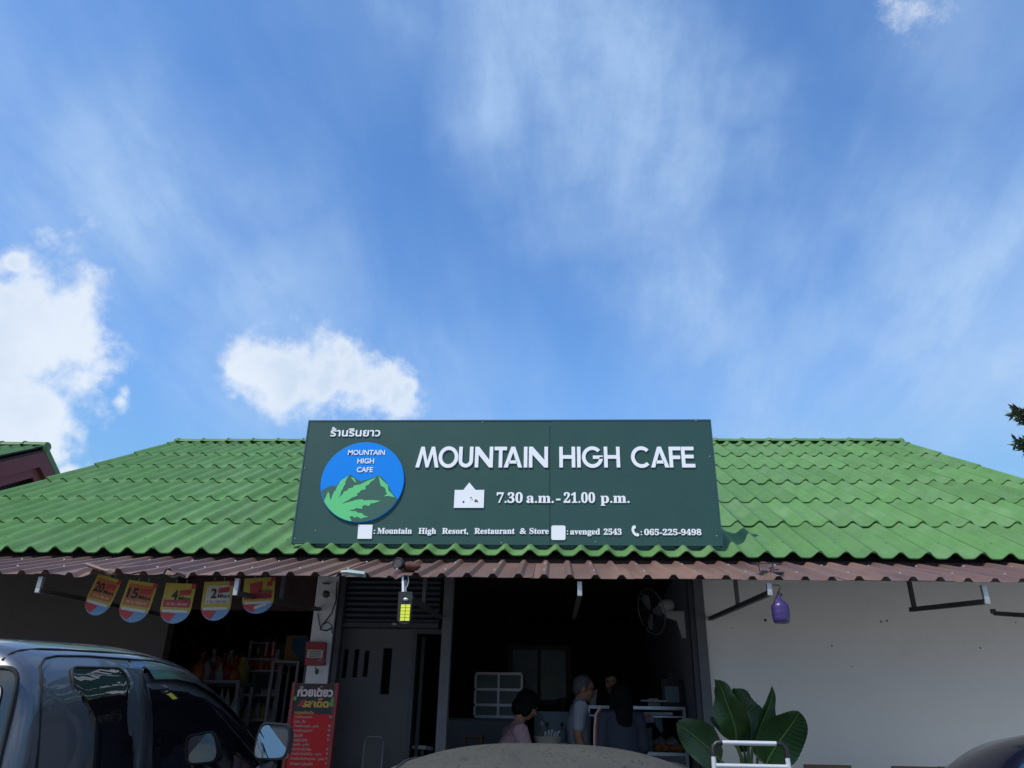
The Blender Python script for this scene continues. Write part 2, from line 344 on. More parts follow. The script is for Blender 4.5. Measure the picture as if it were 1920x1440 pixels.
def dusty():
    m = pm('dusty_roof_paint', (.050, .048, .042), .5, metal=.0, var=.05, spec=.3)
    nt = m.node_tree; N = nt.nodes; L = nt.links; b = N['Principled BSDF']
    tc = N.new('ShaderNodeTexCoord')
    def nz(sc, scale, det, dist):
        mp = N.new('ShaderNodeMapping'); mp.inputs['Scale'].default_value = sc; L.new(tc.outputs['Object'], mp.inputs[0])
        n = N.new('ShaderNodeTexNoise'); n.inputs['Scale'].default_value = scale; n.inputs['Detail'].default_value = det; n.inputs['Roughness'].default_value = .7; n.inputs['Distortion'].default_value = dist; L.new(mp.outputs[0], n.inputs['Vector']); return n.outputs['Fac']
    def rng(x, a, c):
        r = N.new('ShaderNodeMapRange'); r.interpolation_type = 'SMOOTHSTEP'; r.inputs[1].default_value = a; r.inputs[2].default_value = c; L.new(x, r.inputs[0]); return r.outputs[0]
    streak = rng(nz((7, 2.2, 2.2), 9, 6, 1.2), .36, .47)      # drops dried on dust: short dark marks
    marks = rng(nz((10, 4, 4), 14, 4, 1.6), .32, .40)
    broad = rng(nz((1, 1, 1), 3.0, 8, .3), .3, .75)
    mu = N.new('ShaderNodeMath'); mu.operation = 'MULTIPLY'; L.new(streak, mu.inputs[0]); L.new(marks, mu.inputs[1])
    ma = N.new('ShaderNodeMath'); ma.operation = 'MULTIPLY_ADD'; L.new(broad, ma.inputs[0]); ma.inputs[1].default_value = .35; ma.inputs[2].default_value = .65
    mm = N.new('ShaderNodeMath'); mm.operation = 'MULTIPLY'; L.new(mu.outputs[0], mm.inputs[0]); L.new(ma.outputs[0], mm.inputs[1])
    mx = N.new('ShaderNodeMix'); mx.data_type = 'RGBA'; L.new(mm.outputs[0], mx.inputs[0]); mx.inputs[6].default_value = (.026, .024, .019, 1); mx.inputs[7].default_value = (.070, .063, .046, 1)
    L.new(mx.outputs[2], b.inputs['Base Color'])
    r3 = N.new('ShaderNodeMapRange'); r3.inputs[3].default_value = .35; r3.inputs[4].default_value = .7; L.new(mm.outputs[0], r3.inputs[0]); L.new(r3.outputs[0], b.inputs['Roughness'])
    return m
M['dusty'] = dusty()

# ------------------------------------------------------------------ text
SERIF = {}
def bold_serif(s):
    o = ''
    for c in s:
        if 'A' <= c <= 'Z': o += chr(0x1D400 + ord(c) - 65)
        elif 'a' <= c <= 'z': o += chr(0x1D41A + ord(c) - 97)
        elif '0' <= c <= '9': o += chr(0x1D7CE + ord(c) - 48)
        else: o += c
    return o
def text_faces(s, offset=0., depth=0.):
    """vertices (x, y, z) and faces of a flat string, size 1"""
    c = bpy.data.curves.new('lettering', 'FONT'); c.body = s; c.size = 1; c.offset = offset; c.extrude = depth; c.resolution_u = 3
    o = bpy.data.objects.new('lettering', c); C.objects.link(o)
    dg = bpy.context.evaluated_depsgraph_get(); e = o.evaluated_get(dg); me = e.to_mesh()
    v = [tuple(x.co) for x in me.vertices]; f = [tuple(p.vertices) for p in me.polygons]
    e.to_mesh_clear(); bpy.data.objects.remove(o); bpy.data.curves.remove(c)
    return v, f
CAPH = {}
def caph(serif, offset):
    k = (serif, offset)
    if k not in CAPH:
        v, f = text_faces(bold_serif('H') if serif else 'H', offset); CAPH[k] = max(p[1] for p in v)
    return CAPH[k]
def word(s, pl, pr, cap, y, thick=.012, serif=True, offset=0., split=True, mb=None, mi=0, hv=None):
    """lays a word on the vertical plane y between points pl and pr (baseline), letters cap metres tall, standing proud towards -y"""
    t = bold_serif(s) if serif else s
    v, f = text_faces(t, offset, .5)
    x0 = min(p[0] for p in v); x1 = max(p[0] for p in v); kx = (pr.x - pl.x) / (x1 - x0)
    if hv:      # fit the whole bounding height instead
        y0 = min(p[1] for p in v); y1 = max(p[1] for p in v); kz = hv / (y1 - y0)
    else: y0 = 0; kz = cap / caph(serif, offset)
    def P(p):
        a = (p[0] - x0) / (x1 - x0)
        return (pl.x + (p[0] - x0) * kx, y - (p[2] + .5) * thick, pl.z + (pr.z - pl.z) * a + (p[1] - y0) * kz)
    V = [P(p) for p in v]
    if not split:
        (mb if mb is not None else MB()).add(V, f, mi); return mb
    fx = sorted((min(V[i][0] for i in q), max(V[i][0] for i in q), k) for k, q in enumerate(f))
    groups = []; hi = -1e9
    for a, b, k in fx:
        if a > hi - 1e-5: groups.append([]); hi = b
        groups[-1].append(k); hi = max(hi, b)
    out = []
    for g in groups:
        m = MB(); idx = {}
        for k in g:
            for i in f[k]: idx.setdefault(i, len(idx))
        m.v = [None] * len(idx)
        for i, j in idx.items(): m.v[j] = V[i]
        m.f = [tuple(idx[i] for i in f[k]) for k in g]; m.m = [0] * len(g); out.append(m)
    return out

# ------------------------------------------------------------------ ground and floor
struct('ground', MB().grid(lambda a, b: (a, b, 0), [-2500, -300, -40, -12, -4, 4, 12, 40, 300, 2500], [-2500, -300, -40, -12, -4, 4, 12, 40, 300, 2500][::1]), M['concrete'])
struct('porch_floor', MB().box((-6.2, 6.35, 0), (5.3, 13.2, .75)).box((-6.2, 6.05, 0), (5.3, 6.348, .38)), M['floor'])

# ------------------------------------------------------------------ the cafe building
EY, EZ, RL, PHI, EX = 6.404, 3.039, 6.452, .5195, 1.022
XL, XR = -6.103, 5.403
RY, RZ = EY + RL * math.cos(PHI), EZ + RL * math.sin(PHI)
cafe = root('cafe_building', (-.35, 9.5, 0), 'single storey cafe with green tiled gable roof, brown sheet awning and white front wall', 'building')
def wall_cells(mb, x0, x1, z0, z1, holes, y0, y1):
    xs = sorted({x0, x1, *[h[0] for h in holes], *[h[1] for h in holes]}); zs = sorted({z0, z1, *[h[2] for h in holes], *[h[3] for h in holes]})
    for a, b in zip(xs, xs[1:]):
        for c, d in zip(zs, zs[1:]):
            if not any(h[0] <= a and b <= h[1] and h[2] <= c and d <= h[3] for h in holes): mb.box((a, y0, c), (b, y1, d))
    return mb
WY = 7.3
def gable_z(y): return EZ + (min(y, 2 * RY - y) - EY) * math.tan(PHI) - .06
# right white front wall
wx = at(1323, 1250, WY).x
part('wall', MB().box((wx + .03, WY, 0), (5.1, WY + .12, 3.44)), M['wall'], cafe, label='white plastered front wall')
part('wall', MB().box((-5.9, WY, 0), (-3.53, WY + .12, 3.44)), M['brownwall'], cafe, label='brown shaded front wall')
# side walls, back wall, partitions
part('wall', MB().prism([(WY + .122, 0), (2 * RY - WY, 0), (2 * RY - WY, gable_z(WY)), (RY, gable_z(RY)), (WY + .122, gable_z(WY))], (5.1, 0, 0), (0, 1, 0), (0, 0, 1), -.12), M['wall'], cafe)
part('wall', MB().prism([(WY + .122, 0), (2 * RY - WY, 0), (2 * RY - WY, gable_z(WY)), (RY, gable_z(RY)), (WY + .122, gable_z(WY))], (-5.9, 0, 0), (0, 1, 0), (0, 0, 1), .12), M['wall'], cafe)
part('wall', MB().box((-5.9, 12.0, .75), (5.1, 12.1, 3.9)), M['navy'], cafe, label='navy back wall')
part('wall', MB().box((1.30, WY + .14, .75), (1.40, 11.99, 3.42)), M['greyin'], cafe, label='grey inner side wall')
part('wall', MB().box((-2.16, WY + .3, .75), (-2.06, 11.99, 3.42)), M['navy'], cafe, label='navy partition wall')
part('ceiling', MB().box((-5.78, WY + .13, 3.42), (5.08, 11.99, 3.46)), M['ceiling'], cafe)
part('beam', MB().box((-3.53, WY, 3.12), (wx + .028, WY + .12, 3.44)), M['frame_dark'], cafe)
part('wall', MB().box((-3.53, WY + .125, 2.78), (-2.25, WY + .2, 3.118)), pm('maroon_board', (.030, .010, .010), .8), cafe, label='dark maroon board over the shop opening')
# white pillar between shop and shutter
pxl, pxr = at(586, 1180, WY).x, at(626, 1180, WY).x
part('pillar', MB().box((pxl, WY - .03, .75), (pxr, WY + .2, 3.11)), M['pillar'], cafe, label='white stained plaster pillar')
part('conduit', MB().tube([at(632, 1090, WY - .05), at(630, 1125, WY - .05), at(622, 1150, WY - .06), at(606, 1170, WY - .06), at(600, 1180, WY - .05), at(612, 1183, WY - .05), at(624, 1176, WY - .05)], .006, 6)
     .tube([at(596, 1150, WY - .045), at(599, 1168, WY - .045), at(602, 1182, WY - .045)], .005, 6).tube([at(604, 1172, WY - .05), at(614, 1166, WY - .05), at(622, 1172, WY - .05), at(623, 1188, WY - .05)], .005, 6), M['black'], cafe, 30)
part('fixture', MB().box(at(604, 1092, WY - .09), at(618, 1096, WY - .032) + Vector((0, .03, 0))), M['steel_dark'], cafe, 40)
part('fixture', MB().lathe([(.0, 0), (.03, .01), (.035, .04), (.02, .06)], at(613, 1108, WY - .1), 12, (0, -.3, -1)), M['steel_dark'], cafe, 40)
# posts of the opening
part('post', MB().box((at(629, 1200, WY).x, WY - .02, .75), (at(638, 1200, WY).x, WY + .09, 3.118)), M['frame_dark'], cafe)
part('post', MB().box((at(826, 1240, WY).x, WY - .03, .75), (at(844, 1240, WY).x, WY + .08, 3.118)), M['frame'], cafe, label='grey steel post beside the roller shutter')
a = at(1297, 1200, WY).x
part('post', MB().box((a, WY - .01, .75), (a + .045, WY + .10, 3.118)), M['frame_dark'], cafe)
part('post', MB().box((a + .046, WY - .03, .75), (wx + .028, WY + .10, 3.118)), M['frame'], cafe, label='grey aluminium jamb against the white wall')
# roller shutter with its slats
sx0, sx1 = at(638, 1130, WY).x + .01, at(826, 1130, WY).x - .01
sh = part('roller_shutter', MB().box((sx0, WY + .05, 2.66), (sx1, WY + .09, 3.115)), M['shutter'], cafe)
sl0 = None
for k in range(9):
    z = 2.66 + k * .05
    m = MB(); pr = [(0, 0), (.012, .01), (.016, .025), (.012, .04), (0, .048)]
    m.add([(x, WY + .05 - d, z + h) for x in (sx0, sx1) for d, h in pr], [(i, i + 5, i + 6, i + 1) for i in range(4)] + [(0, 1, 2, 3, 4), (9, 8, 7, 6, 5)])
    part('slat', m, M['shutter'], sh, 60)
part('bottom_rail', MB().box((sx0, WY + .02, 2.62), (sx1, WY + .10, 2.658)), M['frame_dark'], sh)
part('handle', MB().box(at(735, 1168, WY + .01), at(744, 1172, WY + .02)), M['galv'], sh)
# slotted grey panel below the shutter
py_ = WY + .12
hs = []
for (u0, v0, u1, v1) in ((645, 1217, 654, 1271), (665, 1217, 674, 1270), (684, 1220, 693, 1269), (719, 1215, 736, 1302)):
    p, q = at((u0 + u1) / 2, v0, py_), at((u0 + u1) / 2, v1, py_); w = (at(u1, v0, py_).x - at(u0, v0, py_).x) / 2
    hs.append((p.x - w, p.x + w, q.z, p.z))
px0, px1 = sx0 - .0, at(773, 1240, py_).x
part('door_panel', wall_cells(MB(), px0, px1, .75, 2.62, hs, py_, py_ + .05), M['greypanel'], cafe, label='grey slotted door panel under the shutter')
part('door_panel', MB().box((px1 + .02, py_ + .32, .75), (px1 + .05, py_ + .36, 2.6)), M['greypanel'], cafe)
part('door_frame', MB().box((px1 + .002, py_ - .02, .75), (px1 + .03, py_ + .06, 2.62)).box((px1 + .031, py_ - .02, 2.58), (at(826, 1240, WY).x - .002, py_ + .06, 2.618)), M['frame_dark'], cafe)
part('backing', MB().box((px0, py_ + .3, .76), (px1, py_ + .31, 2.6)), M['void'], cafe)  # near black sheet: the darkness behind the slots is painted as its colour

# roof: tiles one by one
TP = .4195           # tile width between laps
def tile_profile(n=9):
    """two corrugations: narrow rounded crest, flat valley; x from 0 to TP"""
    out = []
    for c in range(2):
        b = c * TP / 2
        for u, h in ((0, .050), (.09, .043), (.20, .020), (.30, .004), (.38, 0), (.62, 0), (.70, .004), (.80, .020), (.91, .043)):
            out.append((b + u * TP / 2, h))
    out.append((TP, .050)); out.append((TP + .02, .040))
    return out
def tile_mesh(name, length, mat):
    """runs from y'=0 (lower end) up the slope along +Y, z' up; lower end raised over the course below"""
    pr = tile_profile(); n = len(pr); m = MB(); T = .009
    prt = list(pr)
    top = [(x, 0, h + .019 + (.006 if i < 2 else 0)) for i, (x, h) in enumerate(prt)] + [(x, length, h) for x, h in prt]
    m.add(top, [(i, i + 1, n + i + 1, n + i) for i in range(n - 1)])
    fr = [(x, 0, h + .019 + (.006 if i < 2 else 0)) for i, (x, h) in enumerate(prt)] + [(x, .0, h + .019 - T) for x, h in prt]
    m.add(fr, [(i, n + i, n + i + 1, i + 1) for i in range(n - 1)], 0)
    m.add([(x, 0, h + .019 - T) for x, h in prt] + [(x, length, h - T) for x, h in prt], [(i, n + i, n + i + 1, i + 1) for i in range(n - 1)], 1)
    m.add([(0, 0, .075), (0, length, .050), (0, 0, .053), (0, length, .038)], [(0, 1, 3, 2)])
    return m.mesh(name, [mat, M['tile_under']], 35)
def tile_roof(parent, x0, ncols, ey, ez, rl, nrows, phi, ex, mat, xend, name='roof'):
    """roof part with one object per tile, sharing meshes; slopes up towards +y"""
    slope = Vector((0, math.cos(phi), math.sin(phi))); nrm = Vector((0, -math.sin(phi), math.cos(phi)))
    base = MB().add([Vector((x0, ey, ez)) - nrm * .03 + slope * .02, Vector((xend, ey, ez)) - nrm * .03 + slope * .02, Vector((xend, ey, ez)) + slope * (rl - .01) - nrm * .03, Vector((x0, ey, ez)) + slope * (rl - .01) - nrm * .03,
                     Vector((x0, ey, ez)) - nrm * .06 + slope * .02, Vector((xend, ey, ez)) - nrm * .06 + slope * .02, Vector((xend, ey, ez)) + slope * (rl - .01) - nrm * .06, Vector((x0, ey, ez)) + slope * (rl - .01) - nrm * .06],
                    [(0, 1, 2, 3), (7, 6, 5, 4), (0, 4, 5, 1), (1, 5, 6, 2), (2, 6, 7, 3), (3, 7, 4, 0)])
    roof = part(name, base, M['soffit'], parent)
    full = tile_mesh('tile', ex + .16, mat); last = rl - (nrows - 1) * ex; lm = tile_mesh('tile', last, mat)
    rnd = random.Random(3)
    for r in range(nrows):
        for c in range(ncols):
            x = x0 + c * TP
            o = bpy.data.objects.new('tile', lm if r == nrows - 1 else full); C.objects.link(o); o.parent = roof
            p = Vector((x, ey, ez)) + slope * (r * ex + rnd.uniform(-.009, .009)) + nrm * (.0 + .003 * r % .002)
            o.location = p - ORG[roof.name]; o.rotation_euler = (phi + rnd.uniform(-.003, .003), rnd.uniform(-.002, .002), rnd.uniform(-.003, .003))
    return roof
# the joint seen at pixel 1436 on the eave fixes the phase of the columns
jx = at(1436, 1046, EY).x
ncol = int((jx - XL) / TP) + 1; x0 = jx - ncol * TP
ncols = int(round((XR - x0) / TP)); XE = x0 + ncols * TP
roof = tile_roof(cafe, x0, ncols, EY, EZ, RL, 7, PHI, EX, M['tile'], XE)
def half_cap(name, length, r, mat, phi):
    m = MB(); n = 8
    ang = [math.pi * (.06 + .88 * k / n) for k in range(n + 1)]
    st = [(0, r * 1.0), (.03, r * 1.16), (.05, r * 1.16), (.065, r), (length + .03, r * .93)]
    m.add([(s, q * math.cos(a) * 1.1, q * math.sin(a)) for s, q in st for a in ang],
          [(i * (n + 1) + k, i * (n + 1) + k + 1, (i + 1) * (n + 1) + k + 1, (i + 1) * (n + 1) + k) for i in range(len(st) - 1) for k in range(n)])
    m.add([(0, r * math.cos(a) * 1.1, r * math.sin(a)) for a in ang] + [(0, (r - .012) * math.cos(a) * 1.1, (r - .012) * math.sin(a)) for a in ang], [(k, n + 1 + k, n + 2 + k, k + 1) for k in range(n)])
    return m.mesh(name, [mat], 40)
def ridge(roof_, x0, x1, y, z, mat, step=TP, r=.085):
    cap = half_cap('ridge_cap', step, r, mat, PHI); n = int(round((x1 - x0) / step))
    for k in range(n):
        o = bpy.data.objects.new('ridge_cap', cap); C.objects.link(o); o.parent = roof_
        o.location = Vector((x0 + k * step, y, z)) - ORG[roof_.name]
    for xx, sgn in ((x0, -1), (x0 + n * step, 1)):
        m = MB().ball((xx, y, z + .0), (.055, .105, .095), 14, 10)
        part('ridge_end', m, mat, roof_, 60)
ridge(roof, x0 + .01, XE, RY + .0, RZ + .0, M['tile'])
# back slope
m = MB()
pf = [(x0 + c * TP + x, h) for c in range(ncols) for x, h in tile_profile()[:-2]] + [(XE, .05)]
m.add([(x, RY, RZ + h) for x, h in pf] + [(x, RY + RL * math.cos(PHI), EZ + h) for x, h in pf], [(i, i + 1, len(pf) + i + 1, len(pf) + i) for i in range(len(pf) - 1)])
part('rear_roof', m, M['tile'], cafe, 35)
part('eave_shade_strip', MB().box((x0, EY + .10, EZ - .10), (XE, EY + .125, EZ + .05)), M['void'], cafe)  # near black strip, shade of the gap under the tiles put into its colour
for xx in (x0 + .02, XE - .045):
    m = MB(); n_ = Vector((0, -math.sin(PHI), math.cos(PHI))); s_ = Vector((0, math.cos(PHI), math.sin(PHI))); o_ = Vector((xx, EY + .02, EZ))
    m.prism([(0, -.20), (RL - .02, -.20), (RL - .02, -.065), (0, -.065)], o_, s_, n_, .025)
    part('barge_board', m, M['barge'], cafe)
# small screws on the lowest course
m = MB()
for c in range(ncols):
    p = Vector((x0 + c * TP + TP * .5, EY, EZ)) + Vector((0, math.cos(PHI), math.sin(PHI))) * .28 + Vector((0, -math.sin(PHI), math.cos(PHI))) * .058
    m.lathe([(.010, 0), (.009, .006), (.003, .01)], p, 8, (0, -math.sin(PHI), math.cos(PHI)))
part('roof_screws', m, M['steel_dark'], cafe, kind='stuff')

# awning of ribbed metal sheets
AY, AZ = 5.392, 2.635; AB = EY + .12; ABZ = EZ - .035
aslope = Vector((0, AB - AY, ABZ - AZ)); AL = aslope.length; asd = aslope.normalized(); and_ = Vector((0, -asd.z, asd.y)); APHI = math.asin(asd.z)
RIB = .1735; NR = 4
awn = part('awning', MB().bar((-6.3, AY + .58, AZ + .165), (5.5, AY + .58, AZ + .165), .03, .03).bar((-6.3, AB - .25, ABZ - .125), (5.5, AB - .25, ABZ - .125), .04, .04), M['steel_dark'], cafe)
def sheet_mesh(name, dents, seed):
    rnd = random.Random(seed); prof = []
    for k in range(NR):
        b = k * RIB
        prof += [(b, 0), (b + .004, .0), (b + RIB * .5 - .034, 0), (b + RIB * .5 - .013, .026), (b + RIB * .5 + .013, .026), (b + RIB * .5 + .034, 0)]
    prof += [(NR * RIB, 0), (NR * RIB + .01, .004)]
    ys = [0, .015, .05, .15, .4, .7, 1.0, AL]; n = len(prof); T = .0025
    def P(x, h, y, o):
        d = 0
        for (dx, dy, r, a) in dents: d += a * math.exp(-((x - dx) ** 2 + (y - dy) ** 2) / r ** 2)
        d += .003 * noise.noise(Vector((x * 5, y * 3, seed)))
        return (x, y, h + d + o)
    m = MB()
    m.add([P(x, h, y, 0) for y in ys for x, h in prof], [(j * n + i, j * n + i + 1, (j + 1) * n + i + 1, (j + 1) * n + i) for j in range(len(ys) - 1) for i in range(n - 1)])
    m.add([P(x, h, y, -T) for y in ys for x, h in prof], [(j * n + i, (j + 1) * n + i, (j + 1) * n + i + 1, j * n + i + 1) for j in range(len(ys) - 1) for i in range(n - 1)])
    m.add([P(x, h, 0, 0) for x, h in prof] + [P(x, h, 0, -T) for x, h in prof], [(i, n + i, n + i + 1, i + 1) for i in range(n - 1)])
    return m.mesh(name, [M['sheet']], 25)
rx = at(1020, 1086, AY).x
SW = NR * RIB
nl = int((rx + 6.35) / SW) + 1
ax0 = rx - RIB / 2 - nl * SW
k = 0; x = ax0; rnd = random.Random(11)
while x < 5.5:
    dents = []
    if abs(x - at(190, 1080, AY).x) < SW * .7: dents = [(at(195, 1080, AY).x - x, .05, .12, .035), (at(150, 1080, AY).x - x, .03, .10, -.03)]
    if abs(x + SW / 2 - at(330, 1083, AY).x) < SW * .6: dents = [(at(320, 1080, AY).x - x, .03, .06, .03), (at(345, 1083, AY).x - x, .0, .05, -.025)]
    if abs(x + SW / 2 - at(650, 1083, AY).x) < SW * .6: dents = [(at(655, 1083, AY).x - x, .02, .09, .03)]
    if abs(x + SW / 2 - at(770, 1083, AY).x) < SW * .6: dents = [(at(760, 1083, AY).x - x, .05, .08, .02), (at(738, 1083, AY).x - x, .0, .04, -.03)]
    o = bpy.data.objects.new('metal_sheet', sheet_mesh('metal_sheet', dents, k)); C.objects.link(o); o.parent = awn
    p = Vector((x, AY, AZ)) + and_ * (.022 + (k % 2) * .004) + asd * rnd.uniform(-.012, .012)
    o.location = p - ORG[awn.name]; o.rotation_euler = (APHI + rnd.uniform(-.006, .006), 0, rnd.uniform(-.006, .006))
    k += 1; x += SW
m = MB()
for i in range(int((5.4 + 6.2) / RIB / 2)):
    for s in (.2, .75):
        p = Vector((ax0 + (i * 2 + .5) * RIB, AY, AZ)) + asd * s + and_ * .052
        m.lathe([(.009, 0), (.008, .006), (.003, .009)], p, 6, tuple(and_))
part('awning_screws', m, M['galv'], awn, kind='stuff')
def crumple(name, pts, w, mat, parent, seed=1, amp=.02):
    """a curled torn flap: a strip along pts, w wide, wrinkled"""
    m = MB(); rows = []
    for i, p in enumerate(pts):
        p = Vector(p)
        for j in range(6):
            u = j / 5
            q = p + Vector((noise.noise(Vector((i * .8, j * .9, seed))) * amp, -u * w * .6 + noise.noise(Vector((i, j, seed + 5))) * amp, math.sin(u * 2.6) * w * .5 + noise.noise(Vector((i * 1.3, j * 1.1, seed + 9))) * amp))
            rows.append(q)
    n = len(pts); m.add(rows, [(i * 6 + j, (i + 1) * 6 + j, (i + 1) * 6 + j + 1, i * 6 + j + 1) for i in range(n - 1) for j in range(5)])
    m.add([Vector(r) + Vector((0, .003, -.003)) for r in rows], [(i * 6 + j, i * 6 + j + 1, (i + 1) * 6 + j + 1, (i + 1) * 6 + j) for i in range(n - 1) for j in range(5)])
    return part(name, m, mat, parent, 30)
crumple('torn_flap', [at(163, 1062, AY - .02), at(178, 1068, AY - .03), at(192, 1072, AY - .03), at(205, 1077, AY - .03), at(215, 1079, AY - .02)], .05, M['sheet'], awn, 2, .025)
crumple('torn_flap', [at(312, 1077, AY - .01), at(325, 1079, AY - .03), at(336, 1081, AY - .04), at(348, 1084, AY - .02)], .04, M['sheet'], awn, 4, .03)
crumple('torn_flap', [at(641, 1079, AY - .03), at(652, 1077, AY - .03), at(664, 1078, AY - .02), at(684, 1082, AY)], .055, M['teal'], awn, 6, .012)
# brackets of square steel tube under the awning
def bracket(px, py, foot, front_lit=True, lo=None, seg=None):
    p = at(px, py, AY + .05)
    b = part('bracket', MB().bar((p.x, p.y, p.z), (foot.x, foot.y, foot.z), .032, .032), M['steel_dark'], awn)
    part('hanger', MB().bar((p.x, p.y, p.z - .016), (p.x, p.y, AZ + .01), .03, .03), M['galv'], b)
    return p
for (px, py, fx, fy, wally, mid) in ((72, 1107, None, None, WY, True), (442, 1112, 607, 1143, WY, True), (757, 1112, None, None, WY, True), (1087, 1113, None, None, WY, False), (1443, 1112, 1325, 1160, WY, True), (1850, 1128, 1708, 1143, 6.35, True)):
    p = at(px, py, AY + .05)
    rise = .15 if px < 1800 else .0
    ft = Vector((p.x + (.0), wally, p.z + rise)) if fx is None else at(fx, fy, wally)
    if fx is not None and px < 1800: ft = Vector((p.x * .35 + ft.x * .65, wally, ft.z))
    bracket(px, py, ft)
    if mid:
        t = (6.3 - p.y) / (ft.y - p.y); q = p + (ft - p) * min(t, 1)
        part('hanger', MB().bar(q, (q.x, q.y, ABZ - .10), .028, .028), M['frame'] if px < 1800 else M['steel_dark'], awn)
part('bracket', MB().bar(at(1863, 1150, 6.35), at(1925, 1154, 6.2), .03).bar(at(1863, 1150, 6.35), at(1863, 1150, 6.35) + Vector((0, 0, .03)), .03), M['steel_dark'], awn)
part('awning_beam', MB().bar((-3.7, 6.3, 2.86), (-2.2, 6.3, 2.86), .02), M['steel_dark'], awn)
# nail holes and marks on the white wall
m = MB()
for (u, v, r) in ((1435, 1163, .013), (1560, 1211, .007), (1652, 1166, .008), (1663, 1164, .008), (1838, 1215, .007), (1904, 1167, .005), (1372, 1177, .005), (1597, 1250, .005)):
    m.lathe([(r, 0), (r * .8, .006), (r * .3, .009)], at(u, v, WY) + Vector((0, -.001, 0)), 8, (0, -1, 0))
part('wall_anchors', m, M['steel_dark'], cafe, kind='stuff')

# ------------------------------------------------------------------ the shop sign
SY = 6.517
def S(px, py, d=0.): return at(px, py, SY) + Vector((0, -d, 0))
TLc, TRc, BRc, BLc = S(579, 792), S(1331, 788), S(1352, 1023), S(550, 1020)
sgx0, sgx1 = (TLc.x + BLc.x) / 2, (TRc.x + BRc.x) / 2; sgz1, sgz0 = (TLc.z + TRc.z) / 2, (BLc.z + BRc.z) / 2
sign = root('shop_sign', ((sgx0 + sgx1) / 2, SY, sgz0), 'long dark green cafe signboard with white letters standing on the green roof eave', 'sign')
mx_ = S(1031, 905).x
part('panel', MB().box((sgx0, SY, sgz0), (mx_ - .002, SY + .02, sgz1)), M['sign'], sign)
part('panel', MB().box((mx_ + .002, SY - .001, sgz0), (sgx1, SY + .02, sgz1)), M['sign'], sign)
part('trim', MB().box((sgx0 - .012, SY - .004, sgz1 + .001), (sgx1 + .012, SY + .06, sgz1 + .014)).box((sgx0 - .012, SY - .004, sgz0), (sgx0 - .001, SY + .06, sgz1)).box((sgx1 + .001, SY - .004, sgz0), (sgx1 + .012, SY + .06, sgz1)), M['sign_edge'], sign)
m = MB()
for xx in (sgx0 + .1, mx_, sgx1 - .1, sgx0 + 1.1, sgx1 - .9):
    m.bar((xx, SY + .045, EZ + .1), (xx, SY + .045, sgz1 - .02), .04); m.bar((xx, SY + .065, sgz1 - .15), (xx, SY + .95, EZ + .64), .035)
m.bar((sgx0 + .02, SY + .08, sgz0 + .05), (sgx1 - .02, SY + .08, sgz0 + .05), .035); m.bar((sgx0 + .02, SY + .08, sgz1 - .06), (sgx1 - .02, SY + .08, sgz1 - .06), .035)
part('back_frame', m, M['steel_dark'], sign)
for (u, v) in ((592, 995), (572, 878), (553, 1010), (757, 1021), (905, 792), (1331, 856), (1344, 1005), (940, 1018), (1117, 1016), (1305, 789)):
    part('screw', MB().lathe([(.006, 0), (.005, .004), (.002, .006)], S(u, v), 8, (0, -1, 0)), M['galv'], sign)
# logo disc
lc = S(680, 904); LR = .5 * (S(757.5, 904).x - S(602, 904).x)
lg = part('logo_disc', MB().lathe([(LR, 0), (LR, .014), (LR - .003, .016)], lc + Vector((0, -.001, 0)), 72, (0, -1, 0)), M['logo_blue'], sign)
def CP(cx, cy):  # crop coordinates of the logo -> sign plane
    return S(540 + cx / 4.571, 770 + cy / 4.571)
def onlogo(poly, lay, mat, name):
    pts = [CP(*p) for p in poly]
    out = []
    for p in pts:     # stay inside the disc
        d = Vector((p.x - lc.x, p.z - lc.z))
        if d.length > LR * .985: d = d.normalized() * LR * .985
        out.append((d.x, d.y))
    m = MB().prism(out, lc + Vector((0, -.017 - lay * .002, 0)), (1, 0, 0), (0, 0, 1), .0018)   # x cross z = -y
    part(name, m, mat, lg)
def arc(a0, a1, n=20):
    return [(640 + 372 * math.cos(R(a0 + (a1 - a0) * i / n)), 612 + 362 * math.sin(R(a0 + (a1 - a0) * i / n))) for i in range(n + 1)]
onlogo([(283, 697), (330, 668), (385, 645), (405, 655), (470, 610), (540, 550), (600, 598), (630, 610), (700, 590), (790, 558), (830, 600), (860, 640), (900, 715), (945, 765)] + arc(26, 166), 0, M['logo_dark'], 'mountain')
onlogo([(370, 775), (385, 735), (400, 700), (412, 690), (430, 645), (440, 640), (455, 608), (470, 598), (528, 562), (510, 590), (492, 625), (502, 630), (482, 655), (475, 680), (462, 695), (455, 725), (435, 755),
        (480, 715), (478, 702), (515, 690), (520, 675), (560, 665), (570, 648), (620, 640), (690, 605), (762, 578), (735, 605), (715, 615), (700, 638), (668, 655), (670, 680), (630, 690), (612, 712), (598, 712), (600, 735), (555, 752), (520, 775), (460, 805),
        (520, 790), (560, 780), (580, 772), (640, 765), (652, 775), (720, 772), (800, 778), (740, 800), (715, 800), (700, 825), (665, 815), (640, 825), (642, 848), (590, 842), (565, 855), (525, 858),
        (560, 868), (585, 866), (600, 880), (640, 885), (655, 902), (697, 918), (650, 922), (635, 934), (600, 915), (568, 925), (560, 910), (530, 915), (552, 950)] + arc(106, 152, 14) + [(330, 745), (338, 725), (350, 698), (360, 720), (362, 742)], 1, M['logo_green'], 'leaf_emblem')
onlogo([(780, 565), (815, 605), (858, 642), (866, 690), (890, 715), (918, 750), (870, 738), (820, 740), (852, 724), (842, 695), (835, 668), (798, 650), (788, 605)], 1, M['logo_green'], 'ridge_highlight')
onlogo([(545, 572), (575, 588), (582, 606), (594, 626), (570, 612), (562, 598), (553, 592)], 1, M['logo_green'], 'ridge_highlight')
